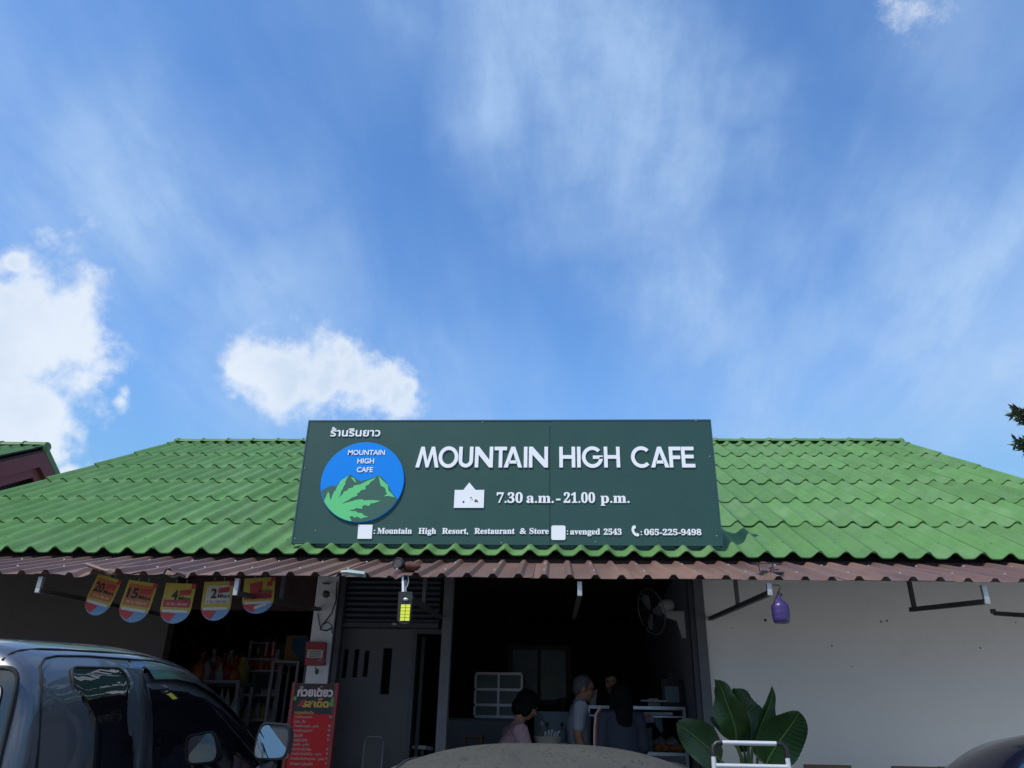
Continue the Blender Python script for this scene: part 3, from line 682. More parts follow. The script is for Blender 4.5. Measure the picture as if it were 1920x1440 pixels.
def letters(s, xa, xb, yb, cappx, serif=True, offset=0., parent=sign, dz=.001, thick=.008, hv=None, mat='white'):
    pl, pr = S(xa, yb), S(xb, yb); c = (S(xa, yb - cappx).z - pl.z)
    if hv: hv = S(xa, yb - hv).z - pl.z
    for m in word(s, pl, pr, c, SY - dz, thick, serif, offset, True, hv=hv): part('letter', m, M[mat], parent)
for s, xa, xb, yb, yt in (('MOUNTAIN', 653.3, 722.2, 854.6, 845.5), ('HIGH', 670.8, 701.9, 870.4, 861.4), ('CAFE', 669.7, 699.7, 886.8, 877.6)):
    letters(s, xa, xb, yb, yb - yt, False, .016, lg, .019, .004)
letters('ร้านรินยาว', 619.2, 712.8, 819, 0, False, .02, hv=17.5)
for s, xa, xb in (('7.30', 931, 980), ('a.m.', 987, 1038.5), ('-', 1042.5, 1051), ('21.00', 1057, 1116), ('p.m.', 1126, 1180.6)):
    letters(s, xa, xb, 943, 18.4, s != '-', .012)
for s, xa, xb in ((':', 700.8, 703.6), ('Mountain', 707.4, 772.3), ('High', 784.6, 817.8), ('Resort,', 828.8, 878), ('Restaurant', 889.4, 965.2), ('&', 974.4, 987), ('Store', 992.7, 1029)):
    letters(s, xa, xb, 1001 + .3 * (xa - 700) / 300, 10.6, s not in ':&', .016)
for s, xa, xb in ((':', 1062.8, 1065.4), ('avenged', 1069, 1125.2), ('2543', 1132, 1165.7), (':', 1201.2, 1203.9), ('065-225-9498', 1208.1, 1315.3)):
    letters(s, xa, xb, 1002.4 + 2 * (xa - 1065) / 240, 10.8, s != ':', .016)
def plate(pts, name='icon_plate', t=.008):
    P = [S(*p) for p in pts]; o = P[0]
    part(name, MB().prism([(p.x - o.x, p.z - o.z) for p in P], o + Vector((0, -.001, 0)), (1, 0, 0), (0, 0, 1), t), M['white'], sign)
c6 = lambda x, y: (540 + x / 4.571, 770 + y / 4.571)
c7 = lambda x, y: (940 + x / 4.364, 770 + y / 4.364)
plate([c6(1422, 835), c6(1430, 682), c6(1503, 682), c6(1555, 618), c6(1608, 682), c6(1683, 682), c6(1678, 835)])
m = MB()
for (u, v, r) in ((1505, 785, .010), (1570, 748, .007), (1578, 765, .005), (1610, 775, .014), (1625, 785, .006), (612, 990, .004)):
    p = S(*c6(u, v)) + Vector((0, -.0095, 0)); m.prism([(r * math.cos(k) * (1 + .3 * math.sin(3 * k + u)), r * math.sin(k)) for k in (0, 1, 2, 3, 4, 5.2)], p, (1, 0, 0), (0, 0, 1), .001)
part('glue_marks', m, M['steel_dark'], sign)
plate([c6(597, 1100), c6(605, 980), c6(727, 980), c6(719, 1100)])
rr_ = []
for cx, cy, a0 in ((510, 957, -90), (510, 1045, 0), (424, 1045, 90), (424, 957, 180)):
    for k in range(5): rr_.append(c7(cx + 15 * math.cos(R(a0 + k * 22.5)), cy + 15 * math.sin(R(a0 + k * 22.5))))
plate(rr_)
plate([c7(*p) for p in ((1092, 941), (1098, 945), (1100, 962), (1094, 968), (1086, 968), (1087, 985), (1095, 1000), (1106, 1008), (1113, 1003), (1122, 1006), (1128, 1020), (1122, 1029), (1110, 1031), (1092, 1025), (1076, 1008), (1067, 988), (1065, 968), (1070, 950), (1080, 942))], 'phone_icon')
# big geometric capitals
def stroke_letter(ch, x0, x1, s=.20):
    """polygons (outer, holes as rings) in unit box; x0..x1 pixel span"""
    w = x1 - x0; H = 39.; t = 6.7
    def rect(a, b, c, d): return [(a, b), (c, b), (c, d), (a, d)]
    P = []
    if ch == 'I': P = [rect(0, 0, w, H)]
    elif ch == 'H': P = [rect(0, 0, t, H), rect(w - t, 0, w, H), rect(t, H * .42, w - t, H * .42 + t)]
    elif ch == 'N': P = [[(0, 0), (t, 0), (t, H * .62), (w - t * 1.05, 0), (w, 0), (w, H), (w - t, H), (w - t, H * .36), (t * 1.05, H), (0, H)]]
    elif ch == 'T': P = [rect((w - t) / 2, 0, (w + t) / 2, H - t), rect(0, H - t, w, H)]
    elif ch == 'E': P = [rect(0, 0, t, H), rect(t, 0, w, t), rect(t, (H - t) / 2 + 1, w * .93, (H + t) / 2 + 1), rect(t, H - t, w * .96, H)]
    elif ch == 'F': P = [rect(0, 0, t, H), rect(t, H * .40, w * .93, H * .40 + t), rect(t, H - t, w, H)]
    elif ch == 'A': P = [[(0, 0), (t * 1.12, 0), (w * .5, H * .73), (w - t * 1.12, 0), (w, 0), (w * .5 + t * .55, H), (w * .5 - t * .55, H)], [(w * .24, H * .19), (w * .76, H * .19), (w * .665, H * .19 + t * .85), (w * .335, H * .19 + t * .85)]]
    elif ch == 'M': P = [[(0, 0), (t * 1.05, 0), (w * .285, H * .66), (w * .5 - t * .35, 0), (w * .5 + t * .35, 0), (w * .715, H * .66), (w - t * 1.05, 0), (w, 0), (w * .80, H), (w * .80 - t * .95, H), (w * .5, H * .30), (w * .20 + t * .95, H), (w * .20, H)]]
    elif ch in 'OCG':
        full = ch == 'O'; a0, a1 = (0, 360) if full else (44, 316) if ch == 'C' else (42, 360)
        rx, ry = (w / 2, H / 2 + .7) if ch != 'C' else (w * .56, H / 2 + .7)
        cx, cy = rx, H / 2; n = 40; ang = [R(a0 + (a1 - a0) * k / n) for k in range(n + 1)]
        quads = []
        for p, q in zip(ang, ang[1:]):
            quads.append([(cx + rx * math.cos(p), cy + ry * math.sin(p)), (cx + rx * math.cos(q), cy + ry * math.sin(q)), (cx + (rx - t) * math.cos(q), cy + (ry - t) * math.sin(q)), (cx + (rx - t) * math.cos(p), cy + (ry - t) * math.sin(p))])
        P = quads
        if ch == 'G': P = P + [rect(w * .52, H * .5 - t * .5, w - .2, H * .5 + t * .42)]
    elif ch == 'U':
        r = w / 2; n = 20; P = [rect(0, r, t, H), rect(w - t, r, w, H)]
        for k in range(n):
            p, q = math.pi + math.pi * k / n, math.pi + math.pi * (k + 1) / n
            P.append([(r + r * math.cos(p), r + r * math.sin(p)), (r + r * math.cos(q), r + r * math.sin(q)), (r + (r - t) * math.cos(q), r + (r - t) * math.sin(q)), (r + (r - t) * math.cos(p), r + (r - t) * math.sin(p))])
    return P
for ch, xa, xb in (('M', 779, 822.5), ('O', 821.5, 858.5), ('U', 859.5, 886.5), ('N', 890, 924), ('T', 926.5, 950), ('A', 944.5, 979), ('I', 982, 988.7), ('N', 991.5, 1027.5), ('H', 1048.8, 1078.8), ('I', 1082.3, 1089), ('G', 1091.5, 1131), ('H', 1133, 1163),
                   ('C', 1184, 1219), ('A', 1220.7, 1255), ('F', 1255.8, 1278), ('E', 1279, 1303.8)):
    o = S(xa, 877.2 - (xa - 779) * .0); k = (S(xb, 877).x - o.x) / (xb - xa); kz = (S(xa, 838.4).z - o.z) / 39.
    m = MB()
    for i, poly in enumerate(stroke_letter(ch, xa, xb)): m.prism([(a * k, b * kz) for a, b in poly], o + Vector((0, -.001, 0)), (1, 0, 0), (0, 0, 1), .010)
    part('letter', m, M['white'], sign)

# ------------------------------------------------------------------ neighbouring building, gable end towards the cafe
nx, nyr, nzr = at(88, 834, 12.5).x, 12.5, at(88, 834, 12.5).z - .05
nrl = RL; ney, nez = nyr - nrl * math.cos(PHI), nzr - nrl * math.sin(PHI)
nb = root('neighbour_building', (nx - 2.5, 12.5, 0), 'neighbouring house with green tiled roof and dark red bargeboards at far left', 'building')
nroof = tile_roof(nb, nx - 8 * TP, 8, ney, nez, nrl, 7, PHI, EX, M['tile_old'], nx)
ridge(nroof, nx - 8 * TP, nx, nyr, nzr, M['tile_old'], TP, .10)
sl_ = Vector((0, math.cos(PHI), math.sin(PHI))); nn_ = Vector((0, -math.sin(PHI), math.cos(PHI)))
for xo, d0, d1 in ((-.045, .075, .36), (-.12, .37, .55)):
    for sg in (-1, 1):
        y0 = nyr + sg * (nyr - ney)
        part('barge_board', MB().prism([(y0, nez - d0), (nyr + sg * .001, nzr - d0), (nyr + sg * .001, nzr - d1), (y0, nez - d1)], (nx + xo, 0, 0), (0, 1, 0), (0, 0, 1), .04), M['barge'], nb)
slb = Vector((0, -math.cos(PHI), math.sin(PHI))); nnb = Vector((0, math.sin(PHI), math.cos(PHI))); ro = Vector((nx, 2 * nyr - ney, nez))
m = MB().prism([(0, -.06), (nrl, -.06), (nrl, .05), (0, .05)], ro + Vector((-3.3, 0, 0)), slb, nnb, -3.3)
part('rear_roof', m, M['tile_old'], nb)
part('wall', MB().prism([(ney + .3, 0), (2 * nyr - ney - .3, 0), (2 * nyr - ney - .3, nez + .17 - .12), (nyr, nzr - .12), (ney + .3, nez + .17 - .12)], (nx - .42, 0, 0), (0, 1, 0), (0, 0, 1), -.15), M['void'], nb)  # gable infill painted near black for the shade under the roof
part('wall', MB().box((nx - 3.3, ney + .9, 0), (nx - .90, ney + 1.05, nez + .35)), M['brownwall'], nb)

# ------------------------------------------------------------------ vehicles
def interp(keys, s):
    if s <= keys[0][0]: return keys[0][1]
    for (a, p), (b, q) in zip(keys, keys[1:]):
        if s <= b:
            t = (s - a) / (b - a); t = t * t * (3 - 2 * t) if False else t
            return p + (q - p) * t
    return keys[-1][1]
class Body:
    """greenhouse lofted from cross-sections; local axes: x across, y forward (s), z up"""
    def __init__(b, zb, H, W, tum=.14, n=4.2): b.zb, b.H, b.W, b.tum, b.n = zb, H, W, tum, n
    def sect(b, s, t):
        H, W = interp(b.H, s), interp(b.W, s); e = 2 / b.n
        c, d = math.cos(t), math.sin(t); z = (H - b.zb) * abs(d) ** e
        return Vector((W * (abs(c) ** e) * (1 if c > 0 else -1) * (1 - b.tum * z), s, b.zb + z))
    def side(b, s, z, off=0., sgn=1):
        H, W = interp(b.H, s), interp(b.W, s); u = min(.999, max(0, (z - b.zb) / max(.01, H - b.zb)))
        return Vector((sgn * (W * (1 - u ** b.n) ** (1 / b.n) * (1 - b.tum * (z - b.zb)) + off), s, z))
    def shell(b, S, nt=48):
        m = MB(); m.grid(b.sect, S, [math.pi * k / nt for k in range(nt + 1)])
        for s in (S[0], S[-1]):
            r = [b.sect(s, math.pi * k / nt) for k in range(nt + 1)]
            m.add(r, [tuple(range(nt + 1)) if s == S[0] else tuple(range(nt, -1, -1))])
        return m
def round_poly(P, r, n=5):
    out = []
    for i in range(len(P)):
        a, b, c = Vector(P[i - 1]), Vector(P[i]), Vector(P[(i + 1) % len(P)])
        u, w = (a - b), (c - b); rr = min(r, u.length * .45, w.length * .45); u.normalize(); w.normalize()
        for k in range(n + 1):
            t = k / n; out.append(tuple((b + u * rr) * (1 - t) ** 2 + 2 * b * t * (1 - t) + (b + w * rr) * t ** 2))
    return out
def patch(fn, P, rings=5):
    """convex outline P in (u, v) filled by concentric rings, mapped by fn"""
    m = MB(); c = (sum(p[0] for p in P) / len(P), sum(p[1] for p in P) / len(P)); n = len(P); v = []
    for r in range(rings):
        k = 1 - r / rings
        v += [fn(c[0] + (p[0] - c[0]) * k, c[1] + (p[1] - c[1]) * k) for p in P]
    v.append(fn(*c)); f = [(r * n + i, r * n + (i + 1) % n, (r + 1) * n + (i + 1) % n, (r + 1) * n + i) for r in range(rings - 1) for i in range(n)]
    f += [((rings - 1) * n + i, (rings - 1) * n + (i + 1) % n, rings * n) for i in range(n)]
    m.add(v, f); return m
def ringtube(fn, P, r, closed=True):
    pts = [fn(*p) for p in P]
    if closed: pts = pts + [pts[0], pts[1]]
    return MB().tube(pts, r, 6, cap=not closed)
def wheel(parent, x, y, r, w):
    sgn = 1 if x > 0 else -1
    t = part('wheel', MB().lathe([(r * .62, 0), (r * .95, .0), (r, .03), (r, w - .03), (r * .95, w), (r * .62, w)], (x - sgn * w / 2, y, r), 28, (sgn, 0, 0)), M['tyre'], parent, 40, local=True)
    part('rim', MB().lathe([(.05, w * .7), (r * .2, w * .75), (r * .55, w * .8), (r * .6, w * .98), (r * .615, w * .9)], (x - sgn * w / 2, y, r), 28, (sgn, 0, 0)), M['rim'], t, 40, local=True)
def lower_body(mb, prof, hw, arches, bev=.06):
    """side profile (y, z) extruded across with wheel arches cut in"""
    P = []
    ybot = min(z for y, z in prof)
    bottom = []
    for (ay, ar) in sorted(arches):
        bottom += [(ay - ar, ybot)] + [(ay - ar * math.cos(math.pi * k / 10), ybot + ar * 1.0 * math.sin(math.pi * k / 10) * .95) for k in range(1, 10)] + [(ay + ar, ybot)]
    P = bottom + prof
    mb.prism(P, (-hw + bev, 0, 0), (0, 1, 0), (0, 0, 1), 2 * (hw - bev))
    for s in (-1, 1):
        inner = P; cx = sum(p[0] for p in P) / len(P); cz = sum(p[1] for p in P) / len(P)
        Q = [(cx + (p[0] - cx) * .985, p[1] - .03 * (p[1] > cz)) for p in P]
        mb.prism(Q if s > 0 else Q, (s * (hw - bev) if s > 0 else -hw, 0, 0), (0, 1, 0), (0, 0, 1), bev)
    return mb

# pickup truck, nose towards the shop
TH = .045
trk = root('pickup_truck', (-1.77 - .735 * math.cos(TH), 2.68 + .735 * math.sin(TH), 0), 'dark blue grey extended cab pickup truck parked at left with tinted windows', 'truck', rz=-TH)
tb = Body(1.22, [(0, 1.72), (.015, 1.80), (.04, 1.845), (.08, 1.866), (.15, 1.884), (.35, 1.908), (.7, 1.943), (.85, 1.956), (1.0, 1.961), (1.2, 1.956), (1.37, 1.933), (1.55, 1.883), (1.75, 1.812), (2.05, 1.700), (2.4, 1.545), (2.7, 1.33), (2.78, 1.25)],
          [(0, .780), (.006, .798), (.015, .808), (.035, .817), (.06, .82), (1.3, .82), (1.8, .82), (2.3, .80), (2.6, .74), (2.78, .66)], .07, 6.)
SS = [0, .006, .015, .028, .04, .06, .08, .11, .15, .25, .35, .5, .7, .85, 1.0, 1.1, 1.2, 1.28, 1.37, 1.45, 1.55, 1.65, 1.75, 1.9, 2.05, 2.2, 2.4, 2.55, 2.7, 2.78]
cab = part('cab', tb.shell(SS, 64), M['truck'], trk, 40, local=True)
lowb = lower_body(MB(), [(4.15, .55), (4.15, .95), (4.05, 1.06), (3.2, 1.20), (2.75, 1.235), (-.02, 1.235), (-.02, .45)], .83, [(3.45, .40)])
part('front_body', lowb, M['truck'], trk, local=True)
bedm = MB(); wall_ = lambda a, b: bedm.box(a, b)
bedm.box((-.80, -1.75, .55), (.80, -.06, .62)); bedm.box((.76, -1.75, .63), (.83, -.06, 1.20)); bedm.box((-.83, -1.75, .63), (-.76, -.06, 1.20)); bedm.box((-.755, -.12, .63), (.755, -.06, 1.20)); bedm.box((-.755, -1.75, .63), (.755, -1.69, 1.20))
part('cargo_bed', bedm, M['truck'], trk, local=True)
for wy_ in (3.45, -.85):
    for sgn in (-1, 1): wheel(trk, sgn * .74, wy_, .38, .24)
for sgn in (-1, 1):
    part('headlight', MB().box((sgn * .52, 4.10, .80), (sgn * .80, 4.18, 1.0)), M['headlight'], trk, local=True)
    part('tail_light', MB().box((sgn * .72, -1.78, .75), (sgn * .828, -1.752, 1.1)), M['taillight'], trk, local=True)
part('front_bumper', MB().box((-.84, 4.14, .42), (.84, 4.26, .66)), M['truck'], trk, local=True)
part('rear_bumper', MB().box((-.80, -1.86, .42), (.80, -1.762, .58)), M['galv'], trk, local=True)
OFF = .004
sd = lambda o, sg=1: (lambda s, z: tb.side(s, z, o, sg))
QW = round_poly([(.31, 1.27), (.775, 1.27), (.715, 1.47), (.622, 1.832), (.262, 1.797)], .05)
FW = round_poly([(.965, 1.27), (2.26, 1.27), (2.16, 1.43), (1.86, 1.60), (1.60, 1.715), (1.36, 1.778), (1.15, 1.803), (.75, 1.806), (.78, 1.70), (.90, 1.45)], .035)
def fix(P): return P
for sg in (1, -1):
    dr = part('rear_door', patch(sd(OFF * .4, sg), round_poly([(.127, 1.235), (.85, 1.235), (.80, 1.45), (.71, 1.868), (.21, 1.826), (.098, 1.76)], .06)), M['truck'], trk, 60, local=True)
    gw = part('window', patch(sd(OFF, sg), QW), M['glass'], dr, 60, local=True)
    part('seal', ringtube(sd(OFF, sg), QW, .0055), M['blackmat'], dr, 60, local=True)
    part('door_gap', ringtube(sd(OFF * .6, sg), [(.125, 1.235), (.115, 1.47), (.09, 1.645), (.096, 1.73), (.118, 1.785), (.165, 1.815), (.24, 1.832), (.435, 1.855), (.72, 1.878)], .0045, False), M['seam'], dr, 60, local=True)
    fd = part('front_door', MB().tube([tb.side(s, z, .003, sg) for s, z in ((.72, 1.878), (.95, 1.898), (1.2, 1.900), (1.4, 1.872), (1.62, 1.805), (1.88, 1.715), (2.1, 1.632), (2.3, 1.545), (2.5, 1.42), (2.6, 1.30))], .0045, 6), M['seam'], trk, 60, local=True)
    part('door_gap', MB().tube([tb.side(s, z, .003, sg) for s, z in ((.85, 1.24), (.80, 1.47), (.76, 1.65), (.715, 1.872))], .0045, 6), M['seam'], fd, 60, local=True)
    part('pillar_trim', patch(sd(OFF, sg), [(.79, 1.27), (.90, 1.27), (.86, 1.47), (.80, 1.70), (.765, 1.845), (.655, 1.838), (.73, 1.47)]), M['applianceb'], fd, 60, local=True)
    # the front window is not convex at its raked edge: fill by strips between sill and header
    top = [(.775, 1.845), (.95, 1.862), (1.15, 1.866), (1.36, 1.848), (1.55, 1.802), (1.75, 1.735), (1.95, 1.662), (2.12, 1.592), (2.30, 1.505), (2.48, 1.38), (2.54, 1.29)]
    def lowx(s): return 1.27
    m = MB(); rows = []
    for s, zt in top:
        base = s if s > 1.0 else .91
        for k in range(7):
            t = k / 6; z = 1.27 + (zt - 1.27) * t
            ss = base + (s - base) * t if s < 1.0 else s
            if s < 1.0: ss = (.91 + (s - .775) * .2) * (1 - t) + s * t
            rows.append(tb.side(ss, z, OFF, sg))
    m.add(rows, [(i * 7 + k, (i + 1) * 7 + k, (i + 1) * 7 + k + 1, i * 7 + k + 1) for i in range(len(top) - 1) for k in range(6)])
    part('window', m, M['glass'], fd, 60, local=True)
    # wind deflector over the window
    dv = [(.80, 1.862), (1.0, 1.880), (1.2, 1.876), (1.4, 1.845), (1.6, 1.790), (1.8, 1.722), (1.98, 1.652), (2.15, 1.58)]
    m = MB()
    v = []
    for i, (s, z) in enumerate(dv):
        w = .055 * (1 - .3 * i / 6)
        v += [tb.side(s, z, .006, sg), tb.side(s, z - w * .35, .022, sg), tb.side(s, z - w, .030, sg), tb.side(s, z - w, .026, sg), tb.side(s, z - w * .35, .016, sg)]
    m.add(v, [(i * 5 + k, (i + 1) * 5 + k, (i + 1) * 5 + (k + 1) % 5, i * 5 + (k + 1) % 5) for i in range(len(dv) - 1) for k in range(5)] + [(0, 1, 2, 3, 4), tuple((len(dv) - 1) * 5 + k for k in (4, 3, 2, 1, 0))])
    part('wind_deflector', m, M['visor'], fd, 50, local=True)
    part('door_handle', MB().bar(tb.side(1.10, 1.23, .03, sg), tb.side(1.27, 1.23, .03, sg), .02, .03), M['black'], fd, local=True)
# drip groove on the roof
for sg in (1, -1):
    part('drip_rail', MB().tube([tb.sect(s, math.pi / 2 - sg * (math.pi / 2 - .98)) + Vector((0, 0, .001)) for s in (.03, .06, .10, .2, .3, .6, .9, 1.15, 1.35)], .0045, 6), M['seam'], trk, 60, local=True)
# rear window in the rear face
RW = round_poly([(-.765, 1.30), (.765, 1.30), (.742, 1.765), (-.742, 1.765)], .055)
rw = part('rear_window', patch(lambda x, z: Vector((x, -.004, z)), RW), M['glass'], trk, 60, local=True)
part('seal', ringtube(lambda x, z: Vector((x, -.004, z)), RW, .008), M['blackmat'], rw, 60, local=True)
st = round_poly([(.46, 1.46), (.712, 1.46), (.700, 1.715), (.46, 1.715)], .035)
sk = part('sticker', MB().prism(st, (0, -.008, 0), (1, 0, 0), (0, 0, 1), .002), M['cream'], rw, local=True)
part('sticker_print', MB().box((.48, -.0125, 1.485), (.682, -.0105, 1.495)).box((.48, -.0125, 1.68), (.682, -.0105, 1.69)).box((.682, -.0125, 1.485), (.690, -.0105, 1.69)).box((.48, -.0125, 1.565), (.681, -.0105, 1.60)), M['redp'], sk, local=True)
# windscreen
m = MB().grid(lambda s, t: tb.sect(s, t) + Vector((0, .004, .006)), [1.42, 1.6, 1.8, 2.05, 2.3, 2.5], [.72 + (math.pi - 1.44) * k / 16 for k in range(17)])
part('windscreen', m, M['glass'], trk, 60, local=True)
# door mirror
for sg in (1, -1):
    mo = tb.side(2.16, 1.33, .0, sg); mc = Vector((sg * .985, 1.70, 1.60))
    hs_ = MB()
    ring = round_poly([(-.088, -.088), (.080, -.082), (.088, .02), (.074, .078), (-.070, .086), (-.088, .02)], .038, 4)
    for i, (dy, k) in enumerate(((0, 1.0), (.02, 1.06), (.06, .98), (.085, .75), (.092, .4))):
        hs_.v += [tuple(mc + Vector((p[0] * k * (1 if sg > 0 else -1), dy, p[1] * k))) for p in ring]
    nr = len(ring)
    fcs = [(i * nr + j, i * nr + (j + 1) % nr, (i + 1) * nr + (j + 1) % nr, (i + 1) * nr + j) for i in range(4) for j in range(nr)] + [tuple(4 * nr + j for j in range(nr)), tuple(reversed(range(nr)))]
    hs_.f += fcs; hs_.m += [0] * len(fcs)
    mi_ = part('door_mirror', hs_, M['truck'], trk, 50, local=True)
    part('mirror_rim', MB().tube([mc + Vector((p[0] * .97 * sg, -.004, p[1] * .97)) for p in ring + ring[:2]], .007, 6), M['black'], mi_, 60, local=True)
    gl_ = MB().prism([(p[0] * .93 * sg, p[1] * .93) for p in ring], mc + Vector((0, -.003, 0)), Vector((1, .10 * sg, 0)).normalized(), Vector((0, .10, 1)).normalized(), .001)
    part('mirror_glass', gl_, M['chrome'], mi_, local=True)
    part('mirror_arm', MB().tube([mc + Vector((0, .05, -.09)), mc + Vector((-.06 * sg, .05, -.14)), Vector((sg * .78, 1.80, 1.36))], [.028, .03, .04], 10), M['truck'], mi_, 50, local=True)
part('wiper', MB().bar((.1, 2.62, 1.36), (.62, 2.50, 1.40), .012), M['black'], trk, local=True)
part('antenna', MB().tube([(-.6, 2.7, 1.3), (-.62, 2.5, 1.85)], .004, 6), M['black'], trk, local=True)

def small_car(name, loc, rz, label, paint, zb, H, W, tum, L0, L1, beltz, hw, roof_mat=None, n=3.6, wheels=None, glass_rear=(0, .0), ridges=None, group=None, sidewin=None, tz=.6):
    t = root(name, loc, label, 'car', group, rz=rz)
    b = Body(zb, H, W, tum, n)
    S_ = sorted({h[0] for h in H} | {w[0] for w in W} | {(a[0] + c[0]) / 2 for a, c in zip(H, H[1:])})
    part('roof_shell', b.shell(S_, 72), M[roof_mat or paint], t, 40, local=True)
    y0, y1 = L0, L1
    lb = lower_body(MB(), [(y1, .45), (y1, .75), (y1 - .25, zb * .86), (H[-1][0], zb + .004), (H[0][0], zb + .004), (y0 + .05, zb * .96), (y0, .80), (y0, .40)], hw, [(y1 - .85, .36), (y0 + .80, .36)])
    part('body', lb, M[paint], t, local=True)
    for yy in (y1 - .85, y0 + .80):
        for sg in (-1, 1): wheel(t, sg * (hw - .12), yy, .31, .2)
    for sg in (-1, 1):
        part('headlight', MB().box((sg * .45, y1 - .06, .58), (sg * (hw - .08), y1 + .03, .74)), M['headlight'], t, local=True)
        part('tail_light', MB().box((sg * .48, y0 - .03, .74), (sg * (hw - .07), y0 + .04, .93)), M['taillight'], t, local=True)
    if sidewin:
        for sg in (-1, 1):
            w = part('window', patch(lambda s, z: b.side(s, z, .005, sg), round_poly(sidewin, .06)), M['glass'], t, 60, local=True)
            part('seal', ringtube(lambda s, z: b.side(s, z, .005, sg), round_poly(sidewin, .06), .010), M['blackmat'], w, 60, local=True)
    a, c = glass_rear
    part('rear_window', MB().grid(lambda s, q: b.sect(s, q) + Vector((0, -.004, .005)), [a + (c - a) * k / 5 for k in range(6)], [tz + (math.pi - 2 * tz) * k / 16 for k in range(17)]), M['glass'], t, 60, local=True)
    e0, e1 = H[-1][0], H[-1][0] - .62
    part('windscreen', MB().grid(lambda s, q: b.sect(s, q) + Vector((0, .004, .005)), [e1 + (e0 - .06 - e1) * k / 5 for k in range(6)], [tz + (math.pi - 2 * tz) * k / 16 for k in range(17)]), M['glass'], t, 60, local=True)
    return t, b
# dusty grey sedan right in front of the camera; only its roof shows
cx = at(1019, 1420, 3.1).x
sed, sb = small_car('parked_sedan', (cx, 2.62, 0), R(0), 'dusty dark grey sedan roof at the bottom centre between the viewer and the cafe', 'dusty', .95,
    [(-.62, .99), (-.35, 1.20), (-.12, 1.385), (0, 1.463), (.08, 1.495), (.18, 1.522), (.32, 1.550), (.5, 1.572), (.75, 1.588), (1.0, 1.589), (1.2, 1.578), (1.35, 1.562), (1.7, 1.40), (2.1, 1.15), (2.35, .98)],
    [(-.62, .74), (-.35, .82), (-.12, .87), (0, .89), (.5, .92), (1.2, .91), (1.7, .86), (2.35, .76)], .16, -1.2, 3.2, .95, .96, 'dusty', 2.7, None, (-.55, -.05), sidewin=[(.05, 1.0), (1.75, 1.0), (1.35, 1.36), (1.1, 1.45), (.25, 1.43)], tz=.5)
for sg in (1, -1):
    part('roof_groove', MB().tube([sb.sect(s, math.pi / 2 - sg * (math.pi / 2 - 1.06)) for s in (-.02, .05, .1, .2, .35, .5, .7, .9, 1.1, 1.25)], .008, 6), M['seam'], sed, 60, local=True)
# dark blue car at the right edge
c2 = at(2185, 1420, 3.3).x
blu, bb = small_car('parked_hatchback', (c2, 3.0, 0), R(-4), 'shiny dark blue car with curved roof at the bottom right corner', 'dark_car', .98,
    [(-.10, 1.06), (-.04, 1.30), (.02, 1.45), (.08, 1.53), (.16, 1.600), (.3, 1.650), (.5, 1.682), (.8, 1.698), (1.2, 1.685), (1.5, 1.605), (1.9, 1.42), (2.35, 1.12), (2.5, 1.0)],
    [(-.10, .60), (-.04, .66), (.1, .70), (.5, .73), (1.5, .73), (2.5, .62)], .20, -.45, 3.4, .98, .86, None, 2.5, None, (-.09, .03), sidewin=[(.30, 1.05), (1.95, 1.05), (1.65, 1.34), (1.3, 1.50), (.45, 1.50)], tz=.5)
part('roof_rail', MB().tube([bb.sect(s, math.pi - .62) + Vector((-.004, 0, .012)) for s in (.06, .15, .3, .6, 1.0, 1.4)], .012, 8), M['black'], blu, 60, local=True)

# ------------------------------------------------------------------ aluminium stepladder
LY = 4.9
lad = root('stepladder', (at(1405, 1400, LY).x, LY, 0), 'silver aluminium stepladder with black corners standing in front of the plant', 'ladder')
A_, B_ = at(1337, 1394, LY), at(1472, 1393, LY); zt = (A_.z + B_.z) / 2; xa, xb = A_.x, B_.x
part('top_rail', MB().tube([(xa + .045, LY, zt), (xb - .045, LY, zt)], .013, 10), M['alu_lit'], lad, 60)
for sg, x in ((-1, xa), (1, xb)):
    part('corner_joint', MB().tube([(x - sg * .05, LY, zt), (x - sg * .02, LY, zt - .002), (x, LY, zt - .02), (x + sg * .003, LY, zt - .07)], .0155, 10), M['black'], lad, 60)
    part('side_rail', MB().tube([(x + sg * .003, LY, zt - .068), (x + sg * .06, LY - .06, 0)], .0135, 10), M['alu_lit'], lad, 60)
    part('rear_leg', MB().tube([(x, LY + .02, zt - .18), (x + sg * .03, LY + .62, 0)], .011, 8), M['alu_lit'], lad, 60)
p_ = at(1405, 1437, LY).z
part('step', MB().tube([(xa + .006, LY - .006, p_), (xb - .006, LY - .006, p_)], .013, 8), M['alu_lit'], lad, 60)
for z in (1.27, 1.02, .77, .52, .27):
    k = (zt - z) * .045
    part('step', MB().box((xa - k + .01, LY - .06 - k, z - .012), (xb + k - .01, LY + .03 - k, z + .012)), M['alu_lit'], lad)

